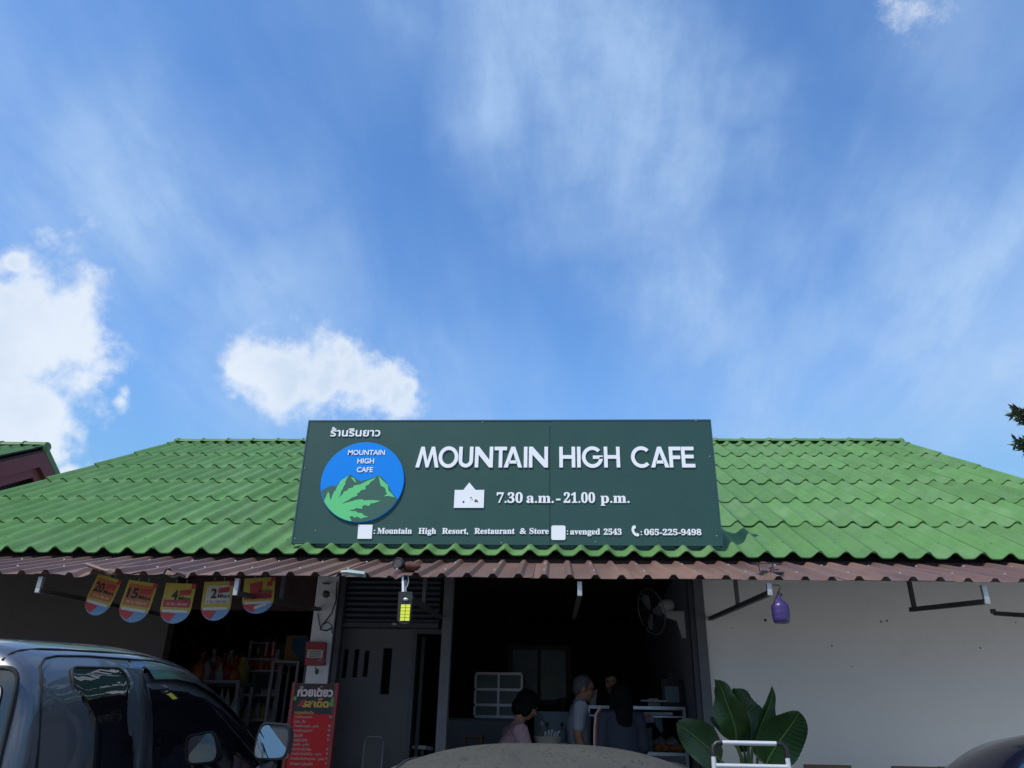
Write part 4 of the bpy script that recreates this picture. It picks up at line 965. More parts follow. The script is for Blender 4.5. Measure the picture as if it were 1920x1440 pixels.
# ------------------------------------------------------------------ big leaved plant in a pot
PB = at(1403, 1440, 6.25)
plant = root('potted_plant', (PB.x, 6.25, .38), 'potted plant with large dark green leaves against the white wall', 'plant')
part('pot', MB().lathe([(.15, 0), (.19, .02), (.24, .38), (.26, .40), (.255, .43), (.22, .43), (.21, .36)], (PB.x, 6.22, .38), 24), M['pot'], plant, 40)
def leaf(spine, width, twist=0., fold=.18, droop=0., stem=None, wave=.01, seed=0, side=(1, 0, 0), wprof=None):
    sp = [Vector(p) for p in spine]; n = 44
    def bez(t):
        q = list(sp)
        while len(q) > 1: q = [a + (b - a) * t for a, b in zip(q, q[1:])]
        return q[0]
    P = [bez(k / n) for k in range(n + 1)]; v = []; m = 6
    for k, p in enumerate(P):
        t = k / n; d = (P[min(k + 1, n)] - P[max(k - 1, 0)]).normalized()
        w = width * (wprof(t) if wprof else (math.sin(math.pi * min(1, t ** .72)) ** .62) * (1 - .12 * t)) * (1 if t < 1 else 0)
        a = (Vector(side) - d * Vector(side).dot(d)).normalized(); b = a.cross(d)
        aa = a * math.cos(twist * t) + b * math.sin(twist * t); bb_ = aa.cross(d)
        for j in range(-m, m + 1):
            u = j / m
            ww = wave * math.sin(9 * t + 3 * seed + (1 if j > 0 else 2.2)) * abs(u) ** 2 + .0028 * math.sin(95 * t - 9 * abs(u)) * min(1, abs(u) * 3)
            q = p + aa * u * w + bb_ * (fold * abs(u) ** 1.3 * w + ww)
            v.append(q)
    c = 2 * m + 1
    fr = [(k * c + j, k * c + j + 1, (k + 1) * c + j + 1, (k + 1) * c + j) for k in range(n) for j in range(c - 1)]
    mb_ = MB().add(v, fr)
    lf = part('leaf', mb_, M['leaf'], plant, 60)
    rb = [P[k] - (Vector(side).normalized().cross((P[-1] - P[0]).normalized())).normalized() * 0 for k in range(n)]
    part('midrib', MB().tube([p + Vector((0, -.004, 0)) for p in P[:-1]], [.007 * (1 - .8 * k / n) for k in range(n)], 6), M['rib'], lf, 60)
    if stem:
        part('stalk', MB().tube([Vector(q) for q in stem] + [P[0]], [.016, .014, .011][:len(stem)] + [.009], 8), M['stalk'], lf, 60)
P_ = lambda x, y, d: at(x, y, d)
base = (PB.x, 6.25, .78)
tipw = lambda t: (math.sin(math.pi * min(1, t ** .62)) ** .7) * (1 - .5 * max(0, t - .4)) * (1 + .10 * math.sin(17 * t))
leaf([P_(1380, 1392, 6.22), P_(1384, 1345, 6.15), P_(1352, 1322, 6.12), P_(1362, 1290, 6.1), P_(1340, 1273, 6.06)], .115, .3, .25, stem=[base, P_(1392, 1425, 6.25)], seed=1, wave=.035, wprof=tipw)
leaf([P_(1404, 1400, 6.3), P_(1418, 1352, 6.3), P_(1400, 1330, 6.32), P_(1388, 1306, 6.36), P_(1374, 1290, 6.4)], .115, -.2, .3, stem=[base, P_(1402, 1430, 6.28)], seed=2, wave=.03, wprof=tipw)
leaf([P_(1411, 1402, 6.2), P_(1424, 1362, 6.18), P_(1440, 1330, 6.15), P_(1452, 1312, 6.12), P_(1447, 1286, 6.1)], .058, .9, .7, stem=[base, P_(1408, 1430, 6.22)], seed=3, side=(1, .5, .1), wprof=tipw)
leaf([P_(1436, 1434, 6.1), P_(1448, 1400, 6.06), P_(1478, 1372, 6.05), P_(1492, 1346, 6.02), P_(1499, 1335, 6.0)], .17, -.15, .12, stem=[base, P_(1424, 1446, 6.2)], seed=4, side=(1, .15, -.25), wave=.012)
leaf([P_(1352, 1428, 6.15), P_(1330, 1404, 6.05), P_(1304, 1382, 6.0), P_(1286, 1366, 5.98), P_(1267, 1357, 5.95)], .135, .2, .12, stem=[base, P_(1378, 1446, 6.2)], seed=5, side=(.5, .2, 1), wave=.012)
leaf([P_(1378, 1390, 6.34), P_(1368, 1376, 6.34), P_(1352, 1366, 6.34), P_(1341, 1352, 6.34), P_(1331, 1345, 6.36)], .040, .2, .3, stem=[base, P_(1390, 1420, 6.3)], seed=6, side=(.4, .2, 1))
leaf([P_(1396, 1412, 6.4), P_(1386, 1380, 6.42), P_(1376, 1356, 6.45), P_(1372, 1338, 6.5), P_(1366, 1326, 6.52)], .07, .4, .35, stem=[base], seed=8, wprof=tipw)
leaf([P_(1420, 1420, 6.35), P_(1436, 1396, 6.38), P_(1450, 1378, 6.4), P_(1462, 1358, 6.42), P_(1458, 1340, 6.44)], .075, .5, .3, stem=[base], seed=9, wprof=tipw)


# ------------------------------------------------------------------ wooden benches by the wall
for i, (u0, u1, v) in enumerate(((1507, 1594, 1433), (1672, 1756, 1436), (1759, 1840, 1437))):
    p, q = at(u0, v, 6.75), at(u1, v, 6.75)
    b = root('wooden_chair', ((p.x + q.x) / 2, 6.75, .75), ('brown wooden chair with slatted back standing alone below the wall, nearest the plant', 'brown wooden chair backed to the wall, middle one of three', 'brown wooden chair backed to the wall beside the dark blue car')[i], 'chair', 'wooden chairs along the white wall')
    part('top_rail', MB().box((p.x, 6.73, p.z - .05), (q.x, 6.765, p.z)), M['wood'], b)
    for x in (p.x + .02, q.x - .02):
        part('leg', MB().box((x - .018, 6.733, .75), (x + .018, 6.762, p.z - .051)), M['wood'], b)
        part('leg', MB().box((x - .018, 6.36, .75), (x + .018, 6.39, 1.16)), M['wood'], b)
    part('seat', MB().box((p.x, 6.36, 1.161), (q.x, 6.73, 1.19)), M['wood'], b)
    for k in range(3): part('slat', MB().box((p.x + .085 + k * .09, 6.74, 1.2), (p.x + .115 + k * .09, 6.755, p.z - .051)), M['wood'], b)

# ------------------------------------------------------------------ things on and under the awning
LP = at(760, 1140, AY + .02)
def LQ(px, py, d=0.): return at(px, py, AY - d)
lamp = root('solar_lamp', (LP.x, AY, LP.z), 'black solar wall lamp with ten yellow LED squares hanging under the awning edge', 'lamp')
tl, tr, bl, br = LQ(749, 1110), LQ(776, 1111), LQ(747, 1170), LQ(774, 1171)
def quadpoly(pts): return [(p.x, p.z) for p in pts]
o_ = Vector((0, AY, 0))
def lampbox(name, pix, d0, d1, mat, parent, rnd=0.0):
    P = [at(*p, AY - d0) for p in pix]; poly = [(p.x, p.z) for p in P]
    if rnd: poly = round_poly(poly, rnd, 3)
    return part(name, MB().prism(poly, (0, AY - d0, 0), (1, 0, 0), (0, 0, 1), d1 - d0), M[mat], parent)
hous = lampbox('housing', [(746, 1164), (749, 1111), (775, 1111), (772, 1165), (768, 1170), (759, 1172), (750, 1169)], 0, .03, 'black', lamp, .008)
lampbox('sensor_panel', [(751, 1118), (774, 1118), (773, 1127), (751, 1127)], .031, .034, 'applianceb', lamp)
part('sensor', MB().lathe([(.014, 0), (.012, .006), (.004, .010)], at(761, 1124, AY - .036), 14, (0, -1, 0), sc_=(1.3, .8)), M['galv'], lamp, 40)
led = lampbox('led_board', [(749.5, 1165), (752, 1133), (771, 1133), (769.5, 1165)], .031, .033, 'blackmat', lamp)
for r_ in range(5):
    for c_ in range(2):
        u = 752.2 + c_ * 9.2 - r_ * .45; v = 1133.5 + r_ * 6.25
        lampbox('led_cell', [(u - .45, v + 5.5), (u, v), (u + 8.2, v), (u + 7.8, v + 5.5)], .034, .037, 'led', led)
part('clip', MB().bar(LQ(755, 1080), LQ(756, 1110), .014, .006), M['white'], lamp)
part('hook', MB().tube([LQ(765, 1078), LQ(766, 1090), LQ(764, 1098), LQ(761, 1103), LQ(762, 1111)], .004, 6), M['galv'], lamp, 60)
# purple bulb hanging from a wire
BP = at(1465, 1165, AY - .02)
k_ = at(1481, 1140, AY).x - at(1449, 1140, AY).x
bulb = root('purple_lantern', tuple(at(1465, 1168, AY)), 'purple plastic bottle shaped camping lamp hanging from the awning edge on a wire', 'lantern')
zz0, zz1 = at(1465, 1168, AY).z, at(1465, 1117, AY).z; hh = zz1 - zz0; rb_ = k_ / 2
part('shell', MB().lathe([(rb_ * .25, 0), (rb_ * .82, .0), (rb_ * .93, hh * .05), (rb_ * 1.0, hh * .20), (rb_ * .99, hh * .23), (rb_ * 1.02, hh * .26), (rb_ * 1.02, hh * .42), (rb_ * 1.0, hh * .45), (rb_ * 1.02, hh * .48), (rb_ * 1.02, hh * .60), (rb_ * .9, hh * .68), (rb_ * .5, hh * .80), (rb_ * .26, hh * .86), (rb_ * .22, hh)], (at(1465, 1160, AY).x, AY, zz0), 28), M['purple'], bulb, 30)
part('cap', MB().lathe([(rb_ * .26, 0), (rb_ * .26, hh * .08), (rb_ * .1, hh * .12)], (at(1463, 1117, AY).x, AY, zz1 - .002), 14), M['black'], bulb, 40)
part('wire', MB().tube([at(1449, 1097, AY), at(1460, 1097, AY), at(1463, 1102, AY), at(1459, 1112, AY), at(1461, 1117, AY)], .0035, 6).tube([at(1461, 1104, AY), at(1455, 1118, AY - .01), at(1450, 1134, AY - .03)], .003, 6), M['black'], bulb, 60)
# solar panel on its stand on the awning
def AW(px, py, up=0.):
    """point on the awning surface under a pixel"""
    d = ray(px, py); n = and_; o = Vector((0, AY, AZ)) + and_ * (.028 + up); t = (o - Vector((0, 0, CAMZ))).dot(n) / d.dot(n)
    return Vector((0, 0, CAMZ)) + d * t
sp0 = AW(1440, 1078)
sol = root('solar_charger', tuple(sp0), 'small black solar panel on a wire stand on top of the awning', 'solar charger')
c_ = sp0 + Vector((0, .02, .085))
part('panel', MB().bar(c_ + Vector((-.085, 0, -.0)), c_ + Vector((.085, 0, .0)), .12, .008, up=(0, -.25, 1)), M['solar'], sol)
part('stand', MB().tube([c_ + Vector((-.055, 0, 0)), sp0 + Vector((-.055, -.02, .0))], .003, 6), M['black'], sol)
part('stand', MB().tube([c_ + Vector((.045, 0, 0)), sp0 + Vector((.04, -.02, .0))], .003, 6), M['black'], sol)
part('cable_coil', MB().tube([sp0 + Vector((.04 + .03 * math.cos(a), -.03 + .02 * math.sin(a), .012 + .003 * a)) for a in [k * .7 for k in range(16)]], .0035, 6), M['black'], sol, 60)
part('base', MB().box(sp0 + Vector((-.02, -.05, .0)), sp0 + Vector((.10, -.01, .012))), M['black'], sol)
# burnt out spotlight with rusty rag
r0 = AW(750, 1072)
spt = root('broken_spotlight', tuple(r0), 'broken black spotlight lying on the awning above the solar lamp', 'spotlight')
part('housing', MB().lathe([(.028, 0), (.040, .01), (.045, .05), (.038, .055), (.03, .05)], r0 + Vector((0, 0, .045)), 8, (-.25, -.95, .12)), M['black'], spt, 30)
m = MB(); rnd = random.Random(5)
m.ball((0, 0, 0), (.065, .05, .035), 14, 9); m.v = [tuple(Vector(v) * (1 + .35 * noise.noise(Vector(v) * 30))) for v in m.v]
m.v = [tuple(Vector(v) + r0 + Vector((.085, .0, .035))) for v in m.v]
single('rusty_rag', m, M['rust'], 'crumpled rust red rag beside the broken spotlight on the awning', 'rag', smooth=60)

# ------------------------------------------------------------------ round ended price flags
def flag(tl, tr, tilt, drop, big, mb_, pr, label, scheme, Yf=5.75, rows=None):
    A, B = at(*tl, Yf), at(*tr, Yf); c = (A + B) / 2; w = (B - A).length * .94; up_ = Vector((math.sin(tilt), 0, math.cos(tilt))); rt = Vector((math.cos(tilt), 0, -math.sin(tilt)))
    h = drop * w
    t = root('price_flag', tuple(c), label, 'hanging sign', 'round ended price flags hanging under the awning')
    def L(poly, lay): return MB().prism([(x * w, y * h) for x, y in poly], c + Vector((0, -.002 - lay * .0012, 0)), rt, up_, .001)
    def arcp(y0, k=10): return [(.5 * math.cos(R(180 + 180 * i / k)), y0 - (1 + y0) * math.sin(R(180 * i / k))) for i in range(k + 1)]
    y0 = -.62
    part('card', L([(.5, 0), (-.5, 0)] + [(-.5, y0)] + arcp(y0)[1:-1] + [(.5, y0)], 0), M['yellow'], t)
    part('print', L([(-.5, -.72), (.5, -.72)] + [(q[0], q[1]) for q in reversed([p for p in arcp(y0) if p[1] < -.72])], 1), M['bluep'], t)
    part('print', L([(-.49, -.70), (.05, -.76), (-.12, -.96), (-.30, -.90), (-.44, -.80)], 2), M['redp'], t)
    part('print', L([(-.42, -.66), (.40, -.66), (.40, -.73), (-.42, -.73)], 3), M['cream'], t)
    if scheme == 'white': part('print', L([(-.38, -.10), (.42, -.10), (.42, -.56), (-.38, -.56)], 1), M['cream'], t)
    elif scheme == 'orange': part('print', L([(-.42, -.08), (.44, -.08), (.44, -.56), (-.42, -.56)], 1), M['orange'], t)
    if scheme != 'white': part('print', L([(-.44, -.42), (.44, -.42), (.44, -.60), (-.44, -.60)], 2), M['redp'] if scheme != 'orange' else M['orange'], t)
    part('print', L([(.36, 0), (.5, 0), (.5, -.12), (.36, -.12)], 2), M['redp'], t)
    if big:
        part('print', L([(.02, -.18), (.40, -.14), (.38, -.28), (.02, -.31)], 3), M['redp'], t)
        m = MB()
        def W(s_, x0_, x1_, yb, cap, serif=False, off=.02, layer=4, col='inkb', hv=None):
            v, f = text_faces(s_, off, .0); a0 = min(p[0] for p in v); a1 = max(p[0] for p in v); k = (x1_ - x0_) * w / (a1 - a0)
            b0 = min(p[1] for p in v) if hv else 0; b1 = max(p[1] for p in v)
            kz = cap * h / (caph(False, off) if not hv else (b1 - b0))
            mm = MB().add([c + rt * (x0_ * w + (p[0] - a0) * k) + up_ * (yb * h + (p[1] - b0) * kz) + Vector((0, -.002 - layer * .0012, 0)) for p in v], f)
            part('lettering', mm, M[col], t)
        W(big, -.40 if len(big) > 1 else -.22, -.02, -.42, .24, off=.035)
        W('Mbps', .02, .42, -.42, .09, off=.02)
        W(pr, -.32, .34, -.57, .09, col='cream' if scheme != 'white' else 'inkb', off=.01, hv=True)
    else:
        part('print', L([(-.30, -.16), (.10, -.10), (.10, -.40), (-.28, -.46)], 3), M['redp'], t)
        part('print', L([(.25, -.12), (.42, -.10), (.42, -.24), (.25, -.26)], 3), M['redp'], t)
        m = MB()
        for s_, x0_, x1_, yb in (('ลงทะเบียน', -.02, .44, -.42), ('เริ่มต้น', -.05, .40, -.56)):
            v, f = text_faces(s_, .01, 0); a0 = min(p[0] for p in v); a1 = max(p[0] for p in v); b0 = min(p[1] for p in v); b1 = max(p[1] for p in v); k = (x1_ - x0_) * w / (a1 - a0)
            part('lettering', MB().add([c + rt * (x0_ * w + (p[0] - a0) * k) + up_ * (yb * h + (p[1] - b0) * .11 * h / (b1 - b0)) + Vector((0, -.008, 0)) for p in v], f), M['inkb'], t)
        part('print', L([(-.10, -.80), (.30, -.70), (.30, -.78), (-.10, -.88)], 4), M['cream'], t)
    part('string', MB().tube([c + Vector((-.04, 0, .0)), c + Vector((-.035, .0, .03))], .0015, 4).tube([c + Vector((.04, 0, .0)), c + Vector((.035, .0, .03))], .0015, 4), M['cream'], t, kind='stuff')
flag((182, 1079), (232, 1086), .24, 1.42, '20', 'Mbps', '30 วัน | 300 บาท', 'leftmost price flag, tilted, reading 20 in orange behind the strut', 'orange')
flag((240, 1088), (299, 1094), .13, 1.28, '15', 'Mbps', '30 วัน | 200 บาท', 'orange price flag reading 15 Mbps, second from the left', 'orange')
flag((310, 1094), (371, 1094), .03, 1.25, '4', 'Mbps', '30 วัน | 150 บาท', 'yellow price flag reading 4 Mbps, middle one of five', 'yellow')
flag((382, 1093), (441, 1088), -.04, 1.28, '2', 'Mbps', '7 วัน | 63 บาท', 'price flag with a white field reading 2 Mbps', 'white')
flag((457, 1086), (519, 1081), -.06, 1.12, '', '', '', 'rightmost price flag, yellow and red, crossed by an awning strut', 'yellow')

# ------------------------------------------------------------------ red menu stand
MY = 6.9
def MP(px, py, d=0.): return at(px, py, MY - d)
tl, tr = MP(549, 1282), MP(636, 1281); mx0, mx1, mzt = tl.x, tr.x, (tl.z + tr.z) / 2; mw = mx1 - mx0
menu = root('menu_stand', ((mx0 + mx1) / 2, MY, .75), 'tall red noodle menu board with Thai lettering standing before the white pillar', 'menu board')
part('board', MB().box((mx0, MY, .80), (mx1, MY + .03, mzt)), M['red'], menu)
part('header', MB().box((mx0 + .03, MY - .003, mzt - .235), (mx1 - .03, MY - .0005, mzt - .004)), M['inkb'], menu)
for x in (mx0, mx1 - .028): part('frame_side', MB().box((x, MY - .012, .80), (x + .028, MY - .0005, mzt + .006)), pm('dark_red_edge', (.22, .012, .015), .35), menu)
part('foot', MB().box((mx0 + .05, MY - .2, .75), (mx1 - .05, MY + .2, .78)), M['black'], menu)
def mt(s_, px0, px1, pyb, hpx, col, off=.012, d=.004, name='lettering'):
    a_, b_ = MP(px0, pyb), MP(px1, pyb); hv = MP(px0, pyb - hpx).z - a_.z
    v, f = text_faces(s_, off, 0.); x0_ = min(p[0] for p in v); x1_ = max(p[0] for p in v); y0_ = min(p[1] for p in v); y1_ = max(p[1] for p in v); k = (b_.x - a_.x) / (x1_ - x0_)
    part(name, MB().add([(a_.x + (p[0] - x0_) * k, MY - d - p[2] * 0, a_.z + (p[1] - y0_) * hv / (y1_ - y0_)) for p in v], f), M[col], menu)
mt('ก๋วยเตี๋ยว', 557, 624, 1306, 20, 'pink', .045)
mt('รสเด็ด', 566, 616, 1326, 17, 'gold', .045)
part('print', MB().ball(MP(622, 1320, .004), (.022, .002, .022), 12, 8), M['greenp'], menu)
part('print', MB().prism([(0, 0), (.02, .035), (.04, .01), (.03, -.01)], MP(619, 1314, .004), (1, 0, 0), (0, 0, 1), .001), M['greenp'], menu)
part('print', MB().ball(MP(553.5, 1309, .014), (.014, .002, .018), 12, 8), M['greenp'], menu)
part('print', MB().prism([(0, 0), (.03, .05), (.07, .055), (.05, .01)], MP(557, 1325, .004), (1, 0, 0), (0, 0, 1), .001), M['redp'], menu)
mt('เมนูคนกินเส้น', 552, 588, 1340, 8, 'gold', .02)
rows = (('ก๋วยเตี๋ยวหมูหมัก', 551, 584, 1347.5, '50.-'), ('เปื่อย - ตับ', 550, 571, 1355.5, ''), ('ก๋วยเตี๋ยวหมูตุ๋น - ลูกชิ้น', 550, 596, 1364.5, '50.-'), ('ก๋วยเตี๋ยวหมูน้ำตก', 549, 584, 1373, '50.-'), ('เย็นตาโฟ', 548, 566, 1381.5, '60.-'),
        ('ก๋วยเตี๋ยวน้ำใส', 547, 575, 1390, '50.-'), ('หมูหมัก - ลูกชิ้น', 546, 578, 1399, ''), ('ก๋วยเตี๋ยวน่องไก่ตุ๋น', 545, 582, 1408, '50.-'), ('ก๋วยเตี๋ยวต้มยำไข่ต้ม - หมูสับ', 544, 601, 1416.5, '50.-'), ('ก๋วยเตี๋ยวต้มยำหมูหมัก - ลูกชิ้น', 543, 606, 1425.5, '50.-'), ('เกาเหลาน่องไก่', 542, 584, 1434.5, '50.-'))
for i, (s_, a_, b_, y_, p_) in enumerate(rows):
    mt(s_, a_ + 1.5, b_ + 1.5, y_, 6.6, 'cream', .008)
    if p_: mt(p_, 617 - i * .75, 624.5 - i * .75, y_ - 1.2, 4.6, 'cream', .012)
# red box on the pillar
q = [at(573, 1248, WY - .06), at(576, 1204, WY - .06), at(612, 1205, WY - .06), at(609, 1248, WY - .06)]
rb = root('red_box', tuple(q[0]), 'small red box with a white notice mounted high on the white pillar', 'box')
part('case', MB().prism([(p.x, p.z) for p in q], (0, WY - .035, 0), (1, 0, 0), (0, 0, 1), .06), M['redbox'], rb)
q = [at(575, 1233, WY - .1), at(577, 1218, WY - .1), at(606, 1219, WY - .1), at(604, 1234, WY - .1)]
nt_ = part('notice', MB().prism([(p.x, p.z) for p in q], (0, WY - .096, 0), (1, 0, 0), (0, 0, 1), .002), M['cream'], rb)
m = MB()
for k in range(4): m.bar(at(579, 1221 + k * 3.4, WY - .1), at(602, 1221.6 + k * 3.4, WY - .1), .001, .006)
part('notice_lines', m, M['inkb'], nt_, kind='stuff')
part('notice', MB().prism([(p.x, p.z) for p in (at(596, 1240, WY - .1), at(596, 1237, WY - .1), at(603, 1237, WY - .1), at(603, 1240, WY - .1))], (0, WY - .096, 0), (1, 0, 0), (0, 0, 1), .002), M['bluep'], rb)
part('key', MB().tube([at(592, 1249, WY - .07), at(592, 1256, WY - .07)], .004, 6).ball(at(594, 1259, WY - .07), (.018, .012, .025), 8, 6), M['steel_dark'], rb)

# ------------------------------------------------------------------ inside the shop on the left
FZ = .75
def shelf(name, x0, x1, y, d, zs, top, mat, label, back=None):
    t = root(name, ((x0 + x1) / 2, y, FZ), label, 'shelf')
    for x in (x0, x1):
        for yy in (y, y + d): part('upright', MB().box((x - .015, yy - .015, FZ), (x + .015, yy + .015, top)), M[mat], t)
    for z in zs: part('board', MB().box((x0 + .016, y - .015, z - .012), (x1 - .016, y + d + .015, z + .012)), M[mat], t)
    if back: part('back_panel', MB().box((x0 + .016, y + d + .016, FZ + .1), (x1 - .016, y + d + .02, top)), M[back], t)
    return t
Y1 = 9.6
g = lambda x, y, Y=Y1: at(x, y, Y)
a, b = g(462, 1235), g(527, 1235)
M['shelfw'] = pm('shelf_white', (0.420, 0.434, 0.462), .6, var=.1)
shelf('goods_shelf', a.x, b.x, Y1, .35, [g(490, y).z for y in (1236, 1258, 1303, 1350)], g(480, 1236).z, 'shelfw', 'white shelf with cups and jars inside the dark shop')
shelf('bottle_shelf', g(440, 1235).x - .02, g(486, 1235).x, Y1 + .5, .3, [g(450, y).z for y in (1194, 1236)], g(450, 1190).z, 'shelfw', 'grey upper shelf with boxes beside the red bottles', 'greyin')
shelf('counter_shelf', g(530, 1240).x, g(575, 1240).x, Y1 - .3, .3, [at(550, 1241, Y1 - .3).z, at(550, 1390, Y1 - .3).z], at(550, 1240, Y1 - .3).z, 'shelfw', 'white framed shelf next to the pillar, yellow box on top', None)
for i, u in enumerate((498, 511)):
    p = at(u, 1236, Y1 + .1); p.z = g(490, 1236).z + .013; h_ = .24
    t = root('red_bottle', tuple(p), ('red bottle on the shelf, left of the pair', 'red bottle on the shelf, right of the pair beside the small jar')[i], 'bottle', 'red bottles on the shelf')
    part('bottle_body', MB().lathe([(.035, 0), (.037, .01), (.037, h_ * .6), (.015, h_ * .8), (.014, h_)], p, 14), M['bagred'], t, 40)
    part('label', MB().box(p + Vector((-.008, -.040, .03)), p + Vector((.012, -.037, .19))), M['pink'], t)
p = at(519, 1236, Y1 + .08); p.z = g(490, 1236).z + .013
single('small_jar', MB().lathe([(.025, 0), (.028, .01), (.028, .08), (.02, .09), (.022, .11)], p, 12), M['ceramic'], 'small pale jar beside the two red bottles', 'jar', smooth=40)
p, q = at(531, 1240, Y1 - .15), at(577, 1192, Y1 - .15); p.z = at(550, 1241, Y1 - .3).z + .013
bx = root('yellow_box', tuple(p), 'yellow and blue printed carton on the shelf beside the pillar', 'box')
part('carton', MB().box(p, (q.x, p.y + .2, q.z)), M['cardboard'], bx)
part('print', MB().prism([(.10, .30), (.28, .30), (.36, .22), (.42, .0), (.26, .0), (.10, .16)], (p.x - .02, p.y - .001, p.z + .01), (.9, 0, 0), (0, 0, .9), .002), M['blueb'], bx)
rnd = random.Random(21)
crate = root('goods_table', (g(415, 1300).x, 9.2, FZ), 'low table carrying bags of snacks at the back of the dark shop', 'table')
zt_ = at(410, 1278, 9.2).z
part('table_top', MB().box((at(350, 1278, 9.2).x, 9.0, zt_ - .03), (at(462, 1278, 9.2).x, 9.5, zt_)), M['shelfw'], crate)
for x in (at(355, 1278, 9.2).x, at(458, 1278, 9.2).x):
    for y in (9.03, 9.46): part('leg', MB().box((x - .02, y, FZ), (x + .02, y + .03, zt_ - .031)), M['shelfw'], crate)
names = [('orange snack bag at the left end of the goods table', 'bagorange'), ('clear plastic bag behind the orange snack bag', 'bagclear'), ('red snack packet in the middle of the goods table', 'bagred'), ('pale plastic bag tied at the top on the goods table', 'bagclear'),
         ('large dark red sack on the goods table nearest the shelf', 'bagred'), ('orange packet leaning on the red sack', 'bagorange'), ('yellow snack packet at the front of the goods table', 'bagyellow')]
for i, (lb, mt_) in enumerate(names):
    u = 368 + i * 13.5; p = at(u, 1278, 9.2 + rnd.uniform(-.1, .15)); p.z = zt_; r = rnd.uniform(.055, .085); h_ = rnd.uniform(.14, .26)
    m = MB().lathe([(r * .6, 0), (r, .02), (r * 1.05, h_ * .4), (r * .8, h_ * .7), (r * .25, h_ * .88), (r * .5, h_)], (0, 0, 0), 16)
    m.v = [tuple(Vector(v) * (1 + .18 * noise.noise(Vector(v) * 14 + Vector((i * 3, 0, 0)))) + p) for v in m.v]
    single('snack_bag', m, M[mt_], lb, 'bag', 'bags of goods in the dark shop', smooth=70)
rnd = random.Random(33)
for i in range(11):
    sx_ = at(468 + i * 5.2, 1258, Y1 + .12); zz = [g(490, 1258, Y1).z, g(490, 1350, Y1).z][i % 2] + .013; sx_.z = zz
    m = MB().lathe([(.03, 0), (.036, .01), (.034, .08 + .03 * (i % 3)), (.02, .10 + .03 * (i % 3)), (.014, .12 + .03 * (i % 3))], sx_, 10)
    single('small_jar', m, M[('bagorange', 'bagclear', 'bagred', 'bagyellow')[i % 4]], ('orange', 'clear', 'red', 'yellow')[i % 4] + ' jar on the white shelf, %s from the left on the %s board' % (('first', 'second', 'third', 'fourth', 'fifth', 'sixth')[i // 2], ('upper', 'lowest')[i % 2]), 'jar', 'jars on the white shelf', smooth=40)
for i in range(9):
    u = 372 + i * 10.5; p = at(u, 1278, 9.42); p.z = zt_; r = rnd.uniform(.05, .075); h_ = rnd.uniform(.24, .36)
    m = MB().lathe([(r * .7, 0), (r, .03), (r * 1.02, h_ * .5), (r * .7, h_ * .78), (r * .2, h_ * .9), (r * .45, h_)], (0, 0, 0), 14)
    m.v = [tuple(Vector(v) * (1 + .2 * noise.noise(Vector(v) * 13 + Vector((i * 4, 1, 0)))) + p) for v in m.v]
    single('snack_bag', m, M[('bagorange', 'bagred', 'bagclear')[i % 3]], ('orange', 'dark red', 'clear')[i % 3] + ' bag standing in the rear row on the goods table, %s from the left' % ('first', 'second', 'third', 'fourth', 'fifth', 'sixth', 'seventh', 'eighth', 'ninth')[i], 'bag', 'bags of goods in the dark shop', smooth=70)
for i, u in enumerate((418, 429, 446)):
    p = at(u, 1290, 9.0); h_ = .50
    m = MB().lathe([(.004, 0), (.012, -.05), (.03, -.12), (.055, -.22), (.07, -.36), (.06, -.48), (.02, -.50)], (0, 0, 0), 12)
    m.v = [tuple(Vector(v) * (1 + .22 * noise.noise(Vector(v) * 12 + Vector((i * 5, 2, 0)))) + p) for v in m.v]
    single('hanging_bag', m, M['bagclear'], ('white plastic bag hanging below the goods table, leftmost of three', 'white plastic bag hanging below the goods table, middle of three', 'white plastic bag hanging below the goods table, nearest the shelf')[i], 'bag', 'white bags hanging in the dark shop', smooth=60)
for i, u in enumerate((492, 499, 506, 513)):
    p = at(u, 1302, Y1 + .1); p.z = g(490, 1303).z + .013
    single('white_cup', MB().lathe([(.018, 0), (.024, .05), (.026, .055), (.022, .055), (.016, .01)], p, 12), M['ceramic'], 'small white cup on the middle shelf board, ' + ('leftmost of four', 'second of four', 'third of four', 'rightmost of four')[i], 'cup', 'row of white cups on the shelf', smooth=40)

# ------------------------------------------------------------------ cafe interior
# folding chair and table seen through the door
def chair_folding():
    t = root('folding_chair', (at(698, 1400, 7.0).x, 7.0, FZ), 'grey tube folding chair with black backrest beside the menu stand', 'chair')
    p, q, zt = at(680, 1400, 7.0).x, at(717, 1400, 7.0).x, at(700, 1379, 7.0).z
    part('back_frame', MB().tube([(p - .02, 7.0, FZ), (p, 7.03, 1.25), (p + .005, 7.05, zt - .05), (p + .03, 7.05, zt - .008), (q - .03, 7.05, zt - .008), (q - .005, 7.05, zt - .05), (q, 7.03, 1.25), (q + .02, 7.0, FZ)], .009, 8), M['frame'], t, 60)
    part('backrest', MB().box((p + .012, 7.035, zt - .33), (q - .012, 7.05, zt - .025)), M['black'], t)
    part('seat', MB().box((p - .0, 6.68, 1.17), (q + .0, 7.02, 1.20)), M['black'], t)
    for x in (p, q): part('leg', MB().tube([(x, 7.0, 1.17), (x, 6.66, FZ)], .009, 8), M['frame'], t, 60)
chair_folding()
TY = 7.75
tx0, tx1, tz_ = at(716, 1397, TY).x, at(798, 1397, TY).x, at(750, 1397, TY).z
tb_ = root('side_table', ((tx0 + tx1) / 2, TY + .2, FZ), 'pale topped table inside the doorway carrying tissues and a dark box', 'table')
part('table_top', MB().box((tx0, TY, tz_ - .03), (tx1, TY + .5, tz_)), M['shelfw'], tb_)
